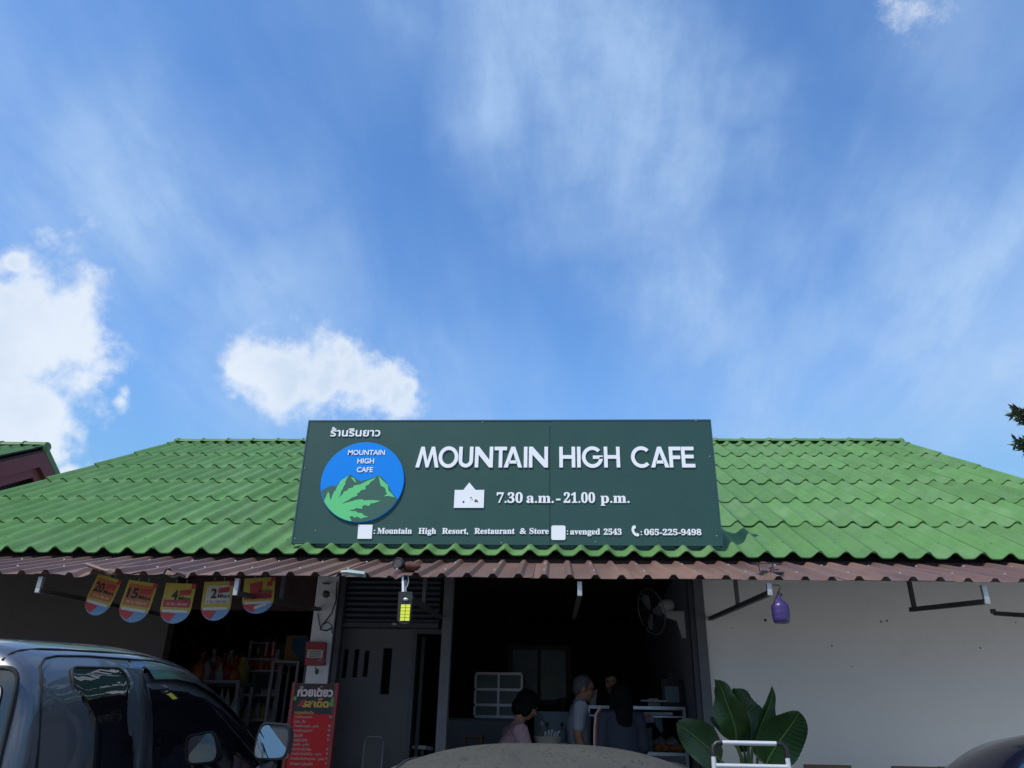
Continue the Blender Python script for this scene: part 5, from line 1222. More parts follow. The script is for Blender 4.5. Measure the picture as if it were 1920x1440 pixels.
for x in (tx0 + .03, tx1 - .03):
    for y in (TY + .03, TY + .47): part('leg', MB().box((x - .015, y - .015, FZ), (x + .015, y + .015, tz_ - .031)), M['frame_dark'], tb_)
p = Vector((at(735, 1397, TY).x, TY + .15, tz_)); tis = root('tissue_box', tuple(p), 'blue tissue box with a white tissue standing up', 'box')
part('carton', MB().box(p + Vector((-.05, -.06, 0)), p + Vector((.05, .06, .085))), M['bluet'], tis)
part('tissue', MB().lathe([(.03, 0), (.02, .04), (.012, .07), (.002, .09)], p + Vector((-.01, 0, .086)), 7), M['white'], tis)
p = Vector((at(762, 1397, TY).x, TY + .15, tz_)); single('dark_box', MB().box(p + Vector((-.07, -.07, 0)), p + Vector((.07, .08, .12))), M['applianceb'], 'dark box on the side table right of the tissues', 'box')
# aluminium cabinet with glass doors
CY = 11.0; g = lambda x, y: at(x, y, CY)
x0_, x1_ = g(891, 1300).x, g(978, 1300).x; zz_ = [g(930, y).z for y in (1344, 1322, 1293, 1263)]
cab_ = root('glass_cabinet', ((x0_ + x1_) / 2, CY, FZ), 'aluminium framed glass cabinet at the back of the cafe', 'cabinet')
part('carcass', MB().box((x0_ + .01, CY + .03, zz_[0]), (x1_ - .01, CY + .38, zz_[-1])), M['greyin'], cab_)
part('plinth', MB().box((x0_ + .01, CY + .03, FZ), (x1_ - .01, CY + .38, zz_[0] - .002)), M['greyin'], cab_)
xm = (x0_ + x1_) / 2
for z in zz_: part('rail', MB().box((x0_ + .0, CY - .01, z - .016), (x1_, CY + .015, z + .016)), M['alu'], cab_)
for x in (x0_, xm, x1_):
    for z, z2 in zip(zz_, zz_[1:]): part('stile', MB().box((x - .014, CY - .012, z + .017), (x + .014, CY + .014, z2 - .017)), M['alu'], cab_)
for i in range(3):
    for a, b in ((x0_, xm), (xm, x1_)): part('pane', MB().box((a + .015, CY, zz_[i] + .017), (b - .015, CY + .004, zz_[i + 1] - .017)), M['pane'], cab_)
# counter panel in front
p, q = at(838, 1346, 9.6), at(950, 1346, 9.6)
cn = root('counter', ((p.x + q.x) / 2, 9.6, FZ), 'grey fronted counter below the glass cabinet', 'counter')
part('front_panel', MB().box((p.x, 9.6, FZ), (q.x + .1, 9.63, p.z - .02)), M['greyin'], cn); part('counter_top', MB().box((p.x - .02, 9.57, p.z - .018), (q.x + .12, 10.1, p.z)), M['frame'], cn)
st_ = root('stool', (at(888, 1380, 8.8).x, 8.8, FZ), 'dark wooden stool in front of the grey counter', 'stool')
p, zt = at(888, 1378, 8.8), at(888, 1378, 8.8).z
part('seat', MB().box((p.x - .10, 8.7, zt - .03), (p.x + .10, 8.9, zt)), M['wood'], st_)
for sx in (-1, 1):
    for sy in (-1, 1): part('leg', MB().bar((p.x + sx * .085, 8.8 + sy * .085, zt - .031), (p.x + sx * .115, 8.8 + sy * .115, FZ), .03), M['wood'], st_)
# window in the back wall
g = lambda x, y: at(x, y, 11.97)
wn = root('back_window', tuple(g(1012, 1305)), 'two paned window with dim green glass in the navy back wall', 'window')
xs = [g(x, 1260).x for x in (961, 1008, 1014, 1061)]; z0_, z1_ = g(1010, 1312).z, g(1010, 1219).z
part('frame', MB().box((xs[0] - .07, 11.95, z0_ - .06), (xs[3] + .07, 11.99, z0_)).box((xs[0] - .07, 11.95, z1_), (xs[3] + .07, 11.99, z1_ + .07)), M['frame_dark'], wn)
for a, b in ((xs[0] - .07, xs[0]), (xs[1], xs[2]), (xs[3], xs[3] + .07)): part('frame', MB().box((a, 11.952, z0_ + .001), (b, 11.99, z1_ - .001)), M['frame_dark'], wn)
for a, b in ((xs[0], xs[1]), (xs[2], xs[3])): part('pane', MB().box((a + .001, 11.965, z0_ + .001), (b - .001, 11.975, z1_ - .001)), M['pane'], wn)
# wall fan
FNc = at(1232, 1141, 7.75); fan = root('wall_fan', tuple(FNc), 'white wall fan on its bracket at the top right of the cafe opening', 'fan')
part('motor', MB().lathe([(.05, 0), (.062, .02), (.062, .10), (.04, .13)], FNc + Vector((.03, 0, 0)), 18, (.9, .1, .35)), M['applw'], fan, 40)
part('bracket', MB().prism([(0, 0), (.17, .0), (.17, -.24), (.14, -.24), (.10, -.08), (0, -.05)], FNc + Vector((.075, .02, -.03)), (1, 0, 0), (0, 0, 1), .07), M['applw'], fan)
ax_ = Vector((.85, .42, .25)).normalized(); cc = FNc - ax_ * .07 + Vector((0, -.02, -.02)); u_ = ax_.cross(Vector((0, 0, 1))).normalized(); v_ = ax_.cross(u_)
part('cage_rim', MB().tube([cc + (u_ * math.cos(a) + v_ * math.sin(a)) * .21 for a in [2 * math.pi * k / 32 for k in range(34)]], .006, 6), M['frame'], fan, 60)
m = MB()
for k in range(24):
    a = 2 * math.pi * k / 24; m.tube([cc - ax_ * .06 + (u_ * math.cos(a) + v_ * math.sin(a)) * .03, cc - ax_ * .05 + (u_ * math.cos(a) + v_ * math.sin(a)) * .15, cc + (u_ * math.cos(a) + v_ * math.sin(a)) * .208], .0015, 4)
part('cage_wires', m, M['steel_dark'], fan, kind='stuff')
for k in range(3):
    a = 2 * math.pi * k / 3; d = u_ * math.cos(a) + v_ * math.sin(a); e = ax_.cross(d)
    part('blade', MB().add([cc + d * .02 - e * .02, cc + d * .02 + e * .02, cc + d * .12 + e * .07 + ax_ * .02, cc + d * .18 + e * .04, cc + d * .17 - e * .03, cc + d * .1 - e * .03], [(0, 1, 2, 3, 4, 5)]), M['frame'], fan)
# display counter with glass front
DY = 8.5; g = lambda x, y, d=0.: at(x, y, DY + d)
dx0, dx1 = g(1100, 1322).x, min(g(1303, 1325).x, 1.27); dzt = (g(1100, 1322).z + g(1300, 1326).z) / 2
dis = root('display_counter', ((dx0 + dx1) / 2, DY + .25, FZ), 'aluminium framed glass display counter where the customers stand', 'counter')
part('top', MB().box((dx0, DY, dzt - .03), (dx1, DY + .55, dzt)), M['alu'], dis)
part('lower_rail', MB().box((dx0, DY + .001, dzt - .10), (dx1, DY + .02, dzt - .085)), M['alu'], dis)
for x in (dx0, dx1 - .03): part('post', MB().box((x, DY, FZ), (x + .03, DY + .03, dzt - .031)), M['alu'], dis)
z2_ = g(1250, 1411).z
part('shelf_board', MB().box((dx0 + .031, DY + .0, z2_ - .03), (dx1 - .031, DY + .5, z2_)), M['alu'], dis)
part('back_panel', MB().box((dx0, DY + .54, FZ), (dx1, DY + .56, dzt - .031)), M['navy'], dis)
part('base_panel', MB().box((dx0 + .031, DY + .01, FZ), (dx1 - .031, DY + .03, z2_ - .031)), M['greyin'], dis)
part('glass', MB().box((dx0 + .031, DY + .012, z2_ + .001), (dx1 - .031, DY + .016, dzt - .101)), pm('counter_glass', (.80, .86, .90), .02, var=0, spec=.5, trans=1., ior=1.2), dis)
part('tube_light', MB().box((g(1195, 1332).x, DY + .04, dzt - .075), (g(1262, 1332).x, DY + .07, dzt - .05)), M['applw'], dis)
q = [g(1186, 1355, -.01), g(1186, 1336, -.01), g(1225, 1337, -.01), g(1225, 1355, -.01)]
wl = root('welcome_sign', tuple((q[0] + q[3]) / 2), 'small white welcome sticker with red Thai and blue lettering on the display glass', 'sign')
part('plate', MB().prism([(p.x, p.z) for p in q], (0, DY - .002, 0), (1, 0, 0), (0, 0, 1), .003), M['cream'], wl)
def wt(s_, px0, px1, pyb, hpx, col, off=.03):
    a_, b_ = g(px0, pyb, -.01), g(px1, pyb, -.01); hv = g(px0, pyb - hpx, -.01).z - a_.z
    v, f = text_faces(s_, off, 0.); x0q = min(p[0] for p in v); x1q = max(p[0] for p in v); y0q = min(p[1] for p in v); y1q = max(p[1] for p in v); k = (b_.x - a_.x) / (x1q - x0q)
    part('lettering', MB().add([(a_.x + (p[0] - x0q) * k, DY - .0065, a_.z + (p[1] - y0q) * hv / (y1q - y0q)) for p in v], f), M[col], wl)
wt('ยินดีต้อนรับ', 1187, 1222, 1345.5, 8, 'redp'); wt(bold_serif('WELCOME'), 1187, 1222, 1354, 6.5, 'bluep', .02)
# things on the counter
def onc(px): return Vector((g(px, 1322, .2).x, DY + .2, dzt))
p = onc(1225); sc_1 = root('kitchen_scale', tuple(p), 'white kitchen scale with flat tray on the display counter', 'scale')
part('scale_body', MB().box(p + Vector((-.06, -.07, 0)), p + Vector((.07, .08, .045))), M['applianceb'], sc_1)
part('tray', MB().box(p + Vector((-.13, -.1, .05)), p + Vector((.13, .1, .066))), M['applw'], sc_1); part('lid', MB().box(p + Vector((-.05, -.04, .067)), p + Vector((.05, .05, .085))), M['applw'], sc_1)
p = onc(1262); bl_ = root('blender_jug', tuple(p), 'dark glass sided appliance at the right end of the display counter', 'appliance')
part('case', MB().box(p + Vector((-.11, -.05, 0)), p + Vector((.11, .15, .27))), M['applianceb'], bl_); part('window', MB().box(p + Vector((-.08, -.053, .05)), p + Vector((.06, -.051, .2))), M['pane'], bl_)
for k in range(3): part('indicator', MB().ball(p + Vector((-.02, -.055, .29 + k * .03)), .005, 8, 6), M['white'], bl_)
p = onc(1294); single('doll', MB().ball(p + Vector((0, 0, .05)), (.04, .035, .05)).ball(p + Vector((0, 0, .12)), .03).ball(p + Vector((.02, 0, .15)), .012).ball(p + Vector((-.02, 0, .15)), .012), pm('doll_red', (.22, .06, .05), .7), 'small reddish figure standing at the right end of the counter', 'ornament', smooth=60)
p = Vector((at(1113, 1318, 8.6).x, 8.6, dzt)); single('menu_card', MB().box(p + Vector((-.03, 0, 0)), p + Vector((.03, .01, .16)), rot=Matrix.Rotation(R(8), 3, 'Y')), M['cream'], 'white menu card standing on the counter before the grey haired man', 'card')
# inside the display
for i, (u, mt_, lb) in enumerate(((1216, 'ceramic', 'grey bear shaped jar in the display counter'), (1240, 'ceramic', 'round grey bowl in the display counter'), (1262, 'ceramic', 'white covered bowl at the right of the display counter'))):
    p = Vector((g(u, 1411, .15).x, DY + .15, z2_ + .001))
    if i == 0: m = MB().ball(p + Vector((0, 0, .07)), (.075, .06, .07)).ball(p + Vector((0, 0, .17)), .05).ball(p + Vector((-.035, 0, .215)), .018).ball(p + Vector((.035, 0, .215)), .018)
    else: m = MB().lathe([(.04, 0), (.07, .04), (.075, .07), (.06, .11), (.02, .14), (.01, .15)], p, 18)
    single('lidded_jar' if i else 'bear_jar', m, M[mt_], lb, 'jar', smooth=60)
for i, u in enumerate((1236, 1250, 1264, 1277)):
    p = Vector((g(u, 1411, .07).x, DY + .08, z2_ + .001)); m = MB().ball((0, 0, .04), (.055, .04, .04), 14, 9)
    m.v = [tuple(Vector(v) * (1 + .2 * noise.noise(Vector(v) * 20 + Vector((i, 0, 0)))) + p) for v in m.v]
    single('pastry', m, M['bagorange'], 'brown orange baked roll in the display counter, ' + ('beside the grey bear jar', 'second from the bear jar', 'second from the right post', 'nearest the right post')[i], 'food', 'baked rolls in the display counter', smooth=60)
# coffee machine and clutter behind
p = Vector((at(1040, 1370, 9.3).x, 9.3, 1.70)); cm = root('coffee_machine', tuple(p), 'black coffee machine between the seated woman and the grey haired man', 'coffee machine')
part('machine_table', MB().box(p + Vector((-.38, -.1, -.95)), p + Vector((.35, .5, -.001))), M['applianceb'], cm)
part('machine_body', MB().box(p + Vector((-.22, 0, .0)), p + Vector((.22, .4, .36))), M['applianceb'], cm)
part('bean_hopper', MB().lathe([(.05, 0), (.08, .1), (.085, .13), (.02, .15)], p + Vector((.1, .2, .361)), 16), M['applianceb'], cm, 40)
part('drip_tray', MB().box(p + Vector((-.2, -.09, .02)), p + Vector((.2, -.001, .05))), M['galv'], cm)
part('gauge', MB().lathe([(.03, 0), (.03, .01), (.02, .014)], p + Vector((-.13, -.001, .24)), 14, (0, -1, 0)), M['galv'], cm, 40)
for k in (-.08, .08): part('spout', MB().tube([p + Vector((k, -.02, .24)), p + Vector((k, -.06, .22)), p + Vector((k, -.1, .2))], .015, 8), M['galv'], cm, 60)
p = Vector((at(1027, 1400, 7.6).x, 7.6, at(1027, 1398, 7.6).z - .06)); bs = root('grey_basin', tuple(p), 'pale round basin with white flowers standing beside the seated woman', 'basin')
part('stand', MB().box((p.x - .14, 7.5, FZ), (p.x + .14, 7.72, p.z - .001)), M['frame_dark'], bs)
part('bowl', MB().lathe([(.07, 0), (.085, .01), (.115, .12), (.125, .13), (.11, .13), (.09, .05)], p, 24), M['basin'], bs, 40)
for k in range(5): part('flower', MB().tube([p + Vector((.02 * k - .02, 0, .1)), p + Vector((.03 * k - .02, .01 * (k % 2), .17 + .01 * (k % 3)))], [.003, .010], 6), M['bagclear'], bs)

# ------------------------------------------------------------------ people
def caps(mb, pts, rs, flat=(1, 1), n=14):
    """closed tapered limb with round ends"""
    pts = [Vector(p) for p in pts]; d0 = (pts[0] - pts[1]).normalized(); d1 = (pts[-1] - pts[-2]).normalized()
    P = [pts[0] + d0 * rs[0] * .92, pts[0] + d0 * rs[0] * .6] + pts + [pts[-1] + d1 * rs[-1] * .6, pts[-1] + d1 * rs[-1] * .92]
    r = [rs[0] * .35, rs[0] * .8] + list(rs) + [rs[-1] * .8, rs[-1] * .35]
    return mb.tube(P, r, n, flat=flat)
def fuse(name, mb, mat, parent, vox=.011, it=4):
    me = mb.mesh(name, M[mat] if isinstance(mat, str) else mat); o = bpy.data.objects.new(name, me); C.objects.link(o)
    a = o.modifiers.new('r', 'REMESH'); a.mode = 'VOXEL'; a.voxel_size = vox
    b = o.modifiers.new('s', 'SMOOTH'); b.factor = .5; b.iterations = it
    dg = bpy.context.evaluated_depsgraph_get(); m2 = bpy.data.meshes.new_from_object(o.evaluated_get(dg)); bpy.data.objects.remove(o)
    m2.materials.clear(); m2.materials.append(M[mat] if isinstance(mat, str) else mat); m2.shade_smooth(); m2.name = name
    o = bpy.data.objects.new(name, m2); C.objects.link(o); o.parent = parent; return o
def hand(mb, w, d, palm, s=1.0):
    """five unequal curled fingers and a thumb-side palm; w wrist, d direction of the hand, palm normal"""
    d = Vector(d).normalized(); nrm = Vector(palm).normalized(); a = d.cross(nrm).normalized(); w = Vector(w)
    caps(mb, [w, w + d * .045 * s, w + d * .085 * s], [.024 * s, .032 * s, .034 * s], (1, .5))
    for i, (o, L_) in enumerate(((-.028, .062), (-.010, .074), (.010, .070), (.027, .055))):
        b = w + d * .09 * s + a * o * s; q1 = b + (d * .55 + nrm * .1) * L_ * s; q2 = q1 + (d * .30 + nrm * .28) * L_ * s; q3 = q2 + (d * .08 + nrm * .22) * L_ * s
        caps(mb, [b, q1, q2, q3], [.0095 * s, .009 * s, .008 * s, .007 * s], n=8)
    b = w + d * .03 * s - a * .028 * s
    caps(mb, [b, b + (d * .03 - a * .022 + nrm * .01) * s, b + (d * .055 - a * .026 + nrm * .028) * s], [.012 * s, .0105 * s, .009 * s], n=8)
def person(loc, rz, label, J, skin, top, bottom, hairf, sleeve=.45, glasses=False, extra=None):
    t = root('person', loc, label, 'person', rz=rz)
    v = lambda k: Vector(J[k])
    bd = MB(); hd = v('head'); f_ = J.get('face', (0, 1, 0)); f_ = Vector(f_).normalized(); up_ = Vector(J.get('hup', (0, 0, 1))).normalized(); sd_ = f_.cross(up_).normalized(); up_ = sd_.cross(f_)
    rot = Matrix((sd_, f_, up_)).transposed()
    H_ = lambda x, y, z: hd + rot @ Vector((x, y, z))
    # torso
    caps(bd, [v('pelvis'), v('waist'), v('chest'), v('neck') - (v('neck') - v('chest')) * .25], [.135, .125, .145, .085], (1, .68), 20)
    caps(bd, [v('neck') - (v('neck') - v('chest')) * .2, v('neck'), hd + rot @ Vector((0, -.02, -.06))], [.06, .052, .05])
    for s in (-1, 1):
        k = 'L' if s < 0 else 'R'
        caps(bd, [v('neck') - (v('neck') - v('chest')) * .35, v('sh' + k), v('el' + k), (v('el' + k) + v('wr' + k)) / 2, v('wr' + k)], [.06, .055, .040, .038, .026])
        hand(bd, v('wr' + k), v('wr' + k) - v('el' + k), J.get('palm' + k, (-s, 0, 0)))
        caps(bd, [v('pelvis') + (v('hip' + k) - v('pelvis')) * .9, v('kn' + k), (v('kn' + k) + v('an' + k)) / 2, v('an' + k)], [.088, .058, .054, .036])
        caps(bd, [v('an' + k) + Vector((0, -.03, -.045)), v('an' + k) + Vector((0, .07, -.055)), v('an' + k) + Vector((0, .16, -.06))], [.038, .04, .026], (1, .8))
    # head with jaw, nose, brow, ears
    bd.ball(H_(0, -.005, .03), (.076, .094, .092), 24, 16, rot=rot); bd.ball(H_(0, .022, -.045), (.055, .062, .062), 20, 12, rot=rot); bd.ball(H_(0, .055, -.085), (.026, .024, .022), 12, 8, rot=rot)
    bd.ball(H_(0, .098, -.018), (.014, .020, .014), 10, 8, rot=rot); bd.tube([H_(0, .082, .02), H_(0, .104, -.014)], [.009, .012], 8)
    bd.ball(H_(0, .080, .032), (.05, .014, .012), 12, 8, rot=rot); bd.ball(H_(0, .083, -.052), (.024, .012, .012), 12, 8, rot=rot)
    for s in (-1, 1): bd.ball(H_(s * .078, -.005, -.005), (.010, .020, .032), 10, 8, rot=rot); bd.ball(H_(s * .036, .062, -.022), (.024, .022, .022), 10, 8, rot=rot)
    body = fuse('body', bd, skin, t, .0085, 2)
    for s in (-1, 1): part('eye', MB().ball(H_(s * .031, .083, .010), (.013, .008, .007), 10, 8, rot=rot), M['eye'], t, 60, local=True)
    part('mouth', MB().ball(H_(0, .093, -.052), (.021, .006, .0055), 12, 6, rot=rot), M['lip'], t, 60, local=True)
    # clothes
    sh_ = MB(); caps(sh_, [v('pelvis'), v('waist'), v('chest'), v('neck') - (v('neck') - v('chest')) * .30], [.158, .150, .162, .10], (1, .72), 22)
    for s in (-1, 1):
        k = 'L' if s < 0 else 'R'; e = v('sh' + k) + (v('el' + k) - v('sh' + k)) * min(1, sleeve * 1.6)
        P = [v('neck') - (v('neck') - v('chest')) * .38, v('sh' + k), e]; rr = [.072, .070, .062]
        if sleeve > .9: P = [v('neck') - (v('neck') - v('chest')) * .38, v('sh' + k), v('el' + k), v('wr' + k)]; rr = [.072, .068, .054, .040]
        caps(sh_, P, rr)
    fuse('shirt', sh_, top, t, .011, 3)
    tr_ = MB(); caps(tr_, [v('pelvis') + Vector((0, 0, .02)), v('pelvis') - Vector((0, 0, .06))], [.152, .15], (1, .74), 18)
    for s in (-1, 1):
        k = 'L' if s < 0 else 'R'; caps(tr_, [v('pelvis') + (v('hip' + k) - v('pelvis')) * .9, v('kn' + k), v('an' + k) + (v('kn' + k) - v('an' + k)) * .08], [.104, .078, .066])
    fuse('trousers', tr_, bottom, t, .013, 3)
    hb = MB(); hairf(hb, H_, rot); hm = J.get('hairmat', 'hair_black'); fuse('hair', hb, hm, t, .009, 2)
    if glasses:
        m = MB()
        for s in (-1, 1):
            c_ = H_(s * .034, .104, .008); m.tube([c_ + rot @ Vector((math.cos(a) * .022, 0, math.sin(a) * .017)) for a in [2 * math.pi * k / 16 for k in range(18)]], .0022, 5)
            m.tube([H_(s * .056, .104, .012), H_(s * .080, .05, .010), H_(s * .082, -.01, .008)], .0022, 5)
        m.tube([H_(-.012, .106, .010), H_(.012, .106, .010)], .0022, 5)
        part('glasses', m, M['black'], t, 60, local=True)
    if extra: extra(t, J, H_, rot)
    return t
def stand(h=1.0):
    J = dict(pelvis=(0, 0, .90), waist=(0, .0, 1.03), chest=(0, 0, 1.20), neck=(0, -.01, 1.36), head=(0, .015, 1.475), shL=(-.165, 0, 1.30), shR=(.165, 0, 1.30), elL=(-.20, -.03, 1.03), elR=(.20, -.03, 1.03),
             wrL=(-.19, .06, .81), wrR=(.19, .06, .81), hipL=(-.09, 0, .88), hipR=(.09, 0, .88), knL=(-.095, .02, .48), knR=(.095, .02, .48), anL=(-.10, -.02, .08), anR=(.10, -.02, .08))
    return {k: tuple(Vector(v) * h) for k, v in J.items()}
def hair_short(mb, H, rot):
    mb.ball(H(0, -.018, .050), (.083, .095, .084), 20, 14, rot=rot); mb.ball(H(0, -.058, .0), (.070, .055, .07), 16, 10, rot=rot)
    for s in (-1, 1): mb.ball(H(s * .068, -.01, .03), (.018, .045, .04), 10, 8, rot=rot)
def hair_bob(mb, H, rot):
    mb.ball(H(0, -.018, .045), (.098, .110, .096), 20, 14, rot=rot); mb.ball(H(0, -.055, -.03), (.098, .075, .095), 18, 12, rot=rot)
    for s in (-1, 1): mb.ball(H(s * .080, -.005, -.03), (.028, .052, .085), 12, 10, rot=rot)
    mb.ball(H(0, .055, .082), (.06, .035, .026), 14, 8, rot=rot)
def hair_tied(mb, H, rot):
    mb.ball(H(0, -.016, .048), (.082, .098, .086), 20, 14, rot=rot); mb.ball(H(0, -.062, .0), (.068, .045, .07), 16, 10, rot=rot)
    for s in (-1, 1): mb.ball(H(s * .072, .0, .02), (.014, .050, .055), 10, 8, rot=rot)
    mb.ball(H(.03, -.03, .14), (.025, .03, .03), 10, 8, rot=rot)
    mb.ball(H(.02, .060, .088), (.062, .040, .034), 14, 8, rot=rot)
def hair_long(mb, H, rot):
    mb.ball(H(0, -.014, .045), (.092, .105, .094), 20, 14, rot=rot)
    caps(mb, [H(0, -.045, .02), H(0, -.075, -.10), H(0, -.085, -.24), H(0, -.085, -.36)], [.085, .085, .075, .045], (1, .6), 16)
    for s in (-1, 1): caps(mb, [H(s * .07, -.01, .02), H(s * .078, -.02, -.1), H(s * .07, -.04, -.2)], [.035, .035, .02])
# man in grey, in profile facing right
mp_ = at(1090, 1265, 8.05); hM = (mp_.z - FZ) / 1.60
J = stand(hM); J['head'] = tuple(Vector((0, .055, 1.465)) * hM); J['neck'] = tuple(Vector((0, .01, 1.35)) * hM); J['face'] = (.05, 1, -.12); J['hairmat'] = 'hair_grey'
J['elR'] = tuple(Vector((.21, -.04, 1.04)) * hM); J['wrR'] = tuple(Vector((.20, .05, .82)) * hM)
person((at(1085, 1330, 8.05).x, 8.05, FZ), R(-84), 'grey haired man in glasses and grey t-shirt standing in profile at the counter', J, 'skin', 'shirt_grey', 'trousers', hair_short, .42, True)
# seated woman with bob, leaning forward, facing right and slightly towards the viewer
ws = at(990, 1340, 7.7)
hz = at(985, 1298, 7.7).z - FZ
base_z = FZ
k = (hz - .12) / 1.04
J = dict(pelvis=(0, 0, .48), waist=(0, .03, .60), chest=(0, .07, .77), neck=(0, .12, .925), head=(0, .185, 1.04), shL=(-.16, .09, .875), shR=(.16, .09, .875), elL=(-.20, .16, .64), elR=(.20, .16, .64), wrL=(-.13, .36, .62), wrR=(.13, .36, .62),
         hipL=(-.09, .02, .46), hipR=(.09, .02, .46), knL=(-.11, .42, .47), knR=(.11, .42, .47), anL=(-.11, .42, .08), anR=(.11, .42, .08))
J = {a: tuple(Vector(b) * k) for a, b in J.items()}; J['head'] = tuple(Vector(J['head']) + Vector((0, 0, .01))); J['face'] = (0, .86, -.5); J['hup'] = (0, .5, .86); J['palmL'] = (0, 0, -1); J['palmR'] = (0, 0, -1)
wx_ = at(962, 1345, 7.7).x - .09
person((wx_, 7.7, FZ), R(-72), 'woman with a black bob and glasses in a patterned mauve top looking down', J, 'skin', 'shirt_mauve', 'trousers', hair_bob, .5, True)
sw = root('plastic_stool', (wx_, 7.7, FZ), 'dark stool under the seated woman with the bob', 'stool')
part('seat', MB().lathe([(.15, 0), (.16, .02), (.15, .035)], (wx_, 7.7, FZ + .34 * k), 20), M['black'], sw, 40)
for a in (45, 135, 225, 315): part('leg', MB().bar((wx_ + .1 * math.cos(R(a)), 7.7 + .1 * math.sin(R(a)), FZ + .339 * k), (wx_ + .15 * math.cos(R(a)), 7.7 + .15 * math.sin(R(a)), FZ), .025), M['black'], sw)
# barista behind the counter facing the viewer
bp = at(1146, 1257, 9.35); hB = (bp.z - FZ) / 1.60
J = stand(hB); J['elL'] = tuple(Vector((-.22, .05, 1.05)) * hB); J['wrL'] = tuple(Vector((-.12, .22, 1.02)) * hB); J['elR'] = tuple(Vector((.22, .05, 1.05)) * hB); J['wrR'] = tuple(Vector((.12, .22, 1.02)) * hB); J['palmL'] = J['palmR'] = (0, 0, -1); J['face'] = (.25, 1, .02)
person((bp.x, 9.35, FZ), R(180), 'young woman in black with tied hair standing behind the counter facing the camera', J, 'skin_pale', 'shirt_black', 'trousers', hair_tied, 1.)
# girl seen from behind with striped sleeve
gp = at(1166, 1283, 7.75); hG = (gp.z - FZ) / 1.60
def stripes(t, J, H, rot):
    a, b, c = Vector(J['shL']), Vector(J['elL']), Vector(J['wrL'])
    o = Vector((-.066, -.012, 0))
    P = [a + Vector((-.02, -.02, .066)), a + o + Vector((-.002, -.02, .01)), a + (b - a) * .35 + o, a + (b - a) * .7 + o * .95, b + o * .88, b + (c - b) * .5 + o * .8]
    part('sleeve_stripe', MB().tube(P, .010, 8), M['stripe'], t, 60, local=True)
    part('sleeve_piping', MB().tube([p + Vector((.012, -.012, 0)) for p in P], .006, 8), M['stripe_red'], t, 60, local=True)
J = stand(hG)
for a in ('shL', 'shR', 'elL', 'elR'): J[a] = tuple(Vector(J[a]) * 1.0 + Vector(((.012 if a[-1] == 'R' else -.035), 0, 0)))
J['wrL'] = tuple(Vector((-.24, .16, .90)) * hG); J['wrR'] = tuple(Vector((.22, .16, .90)) * hG)
person((gp.x - .015, 7.75, FZ), R(16), 'person with long black hair seen from behind in a dark top with a striped sleeve', J, 'skin', 'shirt_slate', 'trousers', hair_long, 1., extra=stripes)

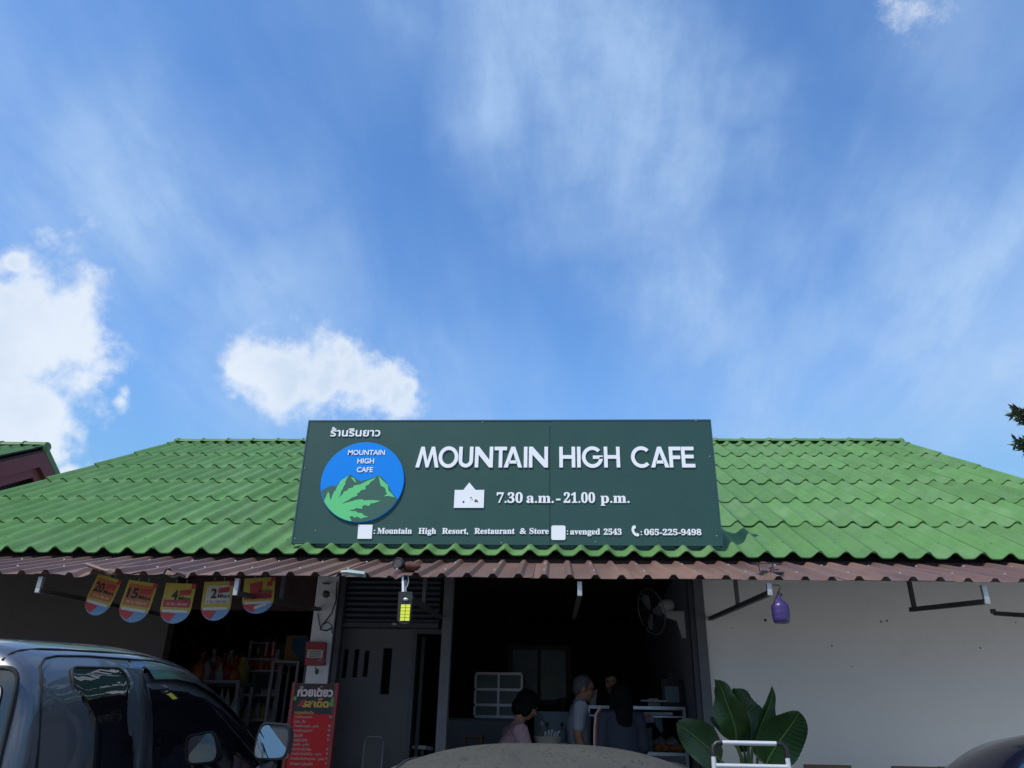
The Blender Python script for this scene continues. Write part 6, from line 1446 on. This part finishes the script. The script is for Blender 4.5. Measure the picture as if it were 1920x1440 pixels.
# ------------------------------------------------------------------ trees
def conifer(loc, h, label, reach, seed, group, zmin=1.5, boughs=60, aim=None):
    rnd = random.Random(seed); t = root('conifer_tree', loc, label, 'tree', group); x, y, z = loc
    part('trunk', MB().tube([(x, y, z), (x + .1, y, z + h * .4), (x, y, z + h)], [.22, .14, .03], 10), M['bark'], t, 50)
    br = MB(); nd = MB(); L_ = []
    for k in range(boughs):
        zz = z + zmin + (h - zmin) * (k / boughs); a = rnd.uniform(0, 2 * math.pi); r = reach * (1 - (k / boughs)) ** .7 * rnd.uniform(.7, 1.05) + .25
        L_.append((zz, a, r))
    if aim: L_ += aim
    for (zz, a, r) in L_:
        d = Vector((math.cos(a), math.sin(a), .08)); p0 = Vector((x, y, zz)); p1 = p0 + d * r
        br.tube([p0, p0 + d * r * .5 + Vector((0, 0, .05)), p1], [.03, .018, .006], 5)
        n = int(16 + r * 26)
        for i in range(n):
            u = .2 + .8 * i / n; q = p0 + d * r * u
            for s in range(5):
                e = (d * rnd.uniform(.3, 1) + Vector((rnd.uniform(-1, 1), rnd.uniform(-1, 1), rnd.uniform(-.7, .8)))).normalized() * rnd.uniform(.09, .22) * (1.15 - .5 * u)
                w = e.cross(Vector((rnd.uniform(-1, 1), rnd.uniform(-1, 1), rnd.uniform(-1, 1)))).normalized() * .018
                nd.add([q, q + e * .5 + w, q + e, q + e * .5 - w], [(0, 1, 2, 3)])
    part('branches', br, M['bark'], t, 50); part('needles', nd, M['needle'], t, kind='stuff'); return t
tt = at(1897, 775, 10.5); tu = at(1903, 832, 10.5); tx = tt.x + 2.2
def aimto(p): 
    d = Vector((p.x - tx, p.y - 11.2)); return (p.z - .08 * d.length, math.atan2(d.y, d.x), d.length)
conifer((tx, 11.2, 0), 9.5, 'dark green conifer tree beyond the right end of the roof', 1.9, 5, None, 2.0, 150, [aimto(tt), aimto(tt + Vector((.05, 0, .07))), aimto(tt + Vector((.12, .1, -.06))), aimto(tu), aimto(tu + Vector((.08, .1, .09))), aimto(tu + Vector((.06, 0, -.08)))])
# trees standing behind the viewer: seen in the mirrors and shading the forecourt from that side
def leafy(loc, h, rad, seed, label):
    rnd = random.Random(seed); x, y, z = loc; t = root('shade_tree', loc, label, 'tree', 'trees across the road behind the viewer')
    part('trunk', MB().tube([(x, y, 0), (x + .1, y, h * .35), (x - .1, y, h * .7)], [.25, .18, .06], 10), M['bark'], t, 50)
    m = MB()
    cl = [(Vector((rnd.gauss(0, .45), rnd.gauss(0, .45), rnd.gauss(0, .38))) * rad, rnd.uniform(.3, .5) * rad) for _ in range(16)]
    for c_, r in cl:
        for _ in range(170):
            d = Vector((rnd.gauss(0, 1), rnd.gauss(0, 1), rnd.gauss(0, 1))).normalized() * r * rnd.uniform(.6, 1.05); p = Vector((x, y, h * .68)) + c_ + d
            a = Vector((rnd.gauss(0, 1), rnd.gauss(0, 1), rnd.gauss(0, 1))).normalized() * .22; b = a.cross(Vector((rnd.gauss(0, 1), rnd.gauss(0, 1), .3))).normalized() * .13
            m.add([p - a, p + b, p + a, p - b], [(0, 1, 2, 3)])
    part('crown', m, M['leaf'], t, kind='stuff')
for i, (x, y, h, r) in enumerate(((-17, -24, 7, 3.0), (-3.5, -27, 5.5, 2.4), (11, -25, 6.5, 2.8))):
    leafy((x, y, 0), h, r, 40 + i, ('tall leafy shade tree behind the viewer at the left', 'low leafy shade tree straight behind the viewer', 'leafy shade tree behind the viewer at the right')[i])
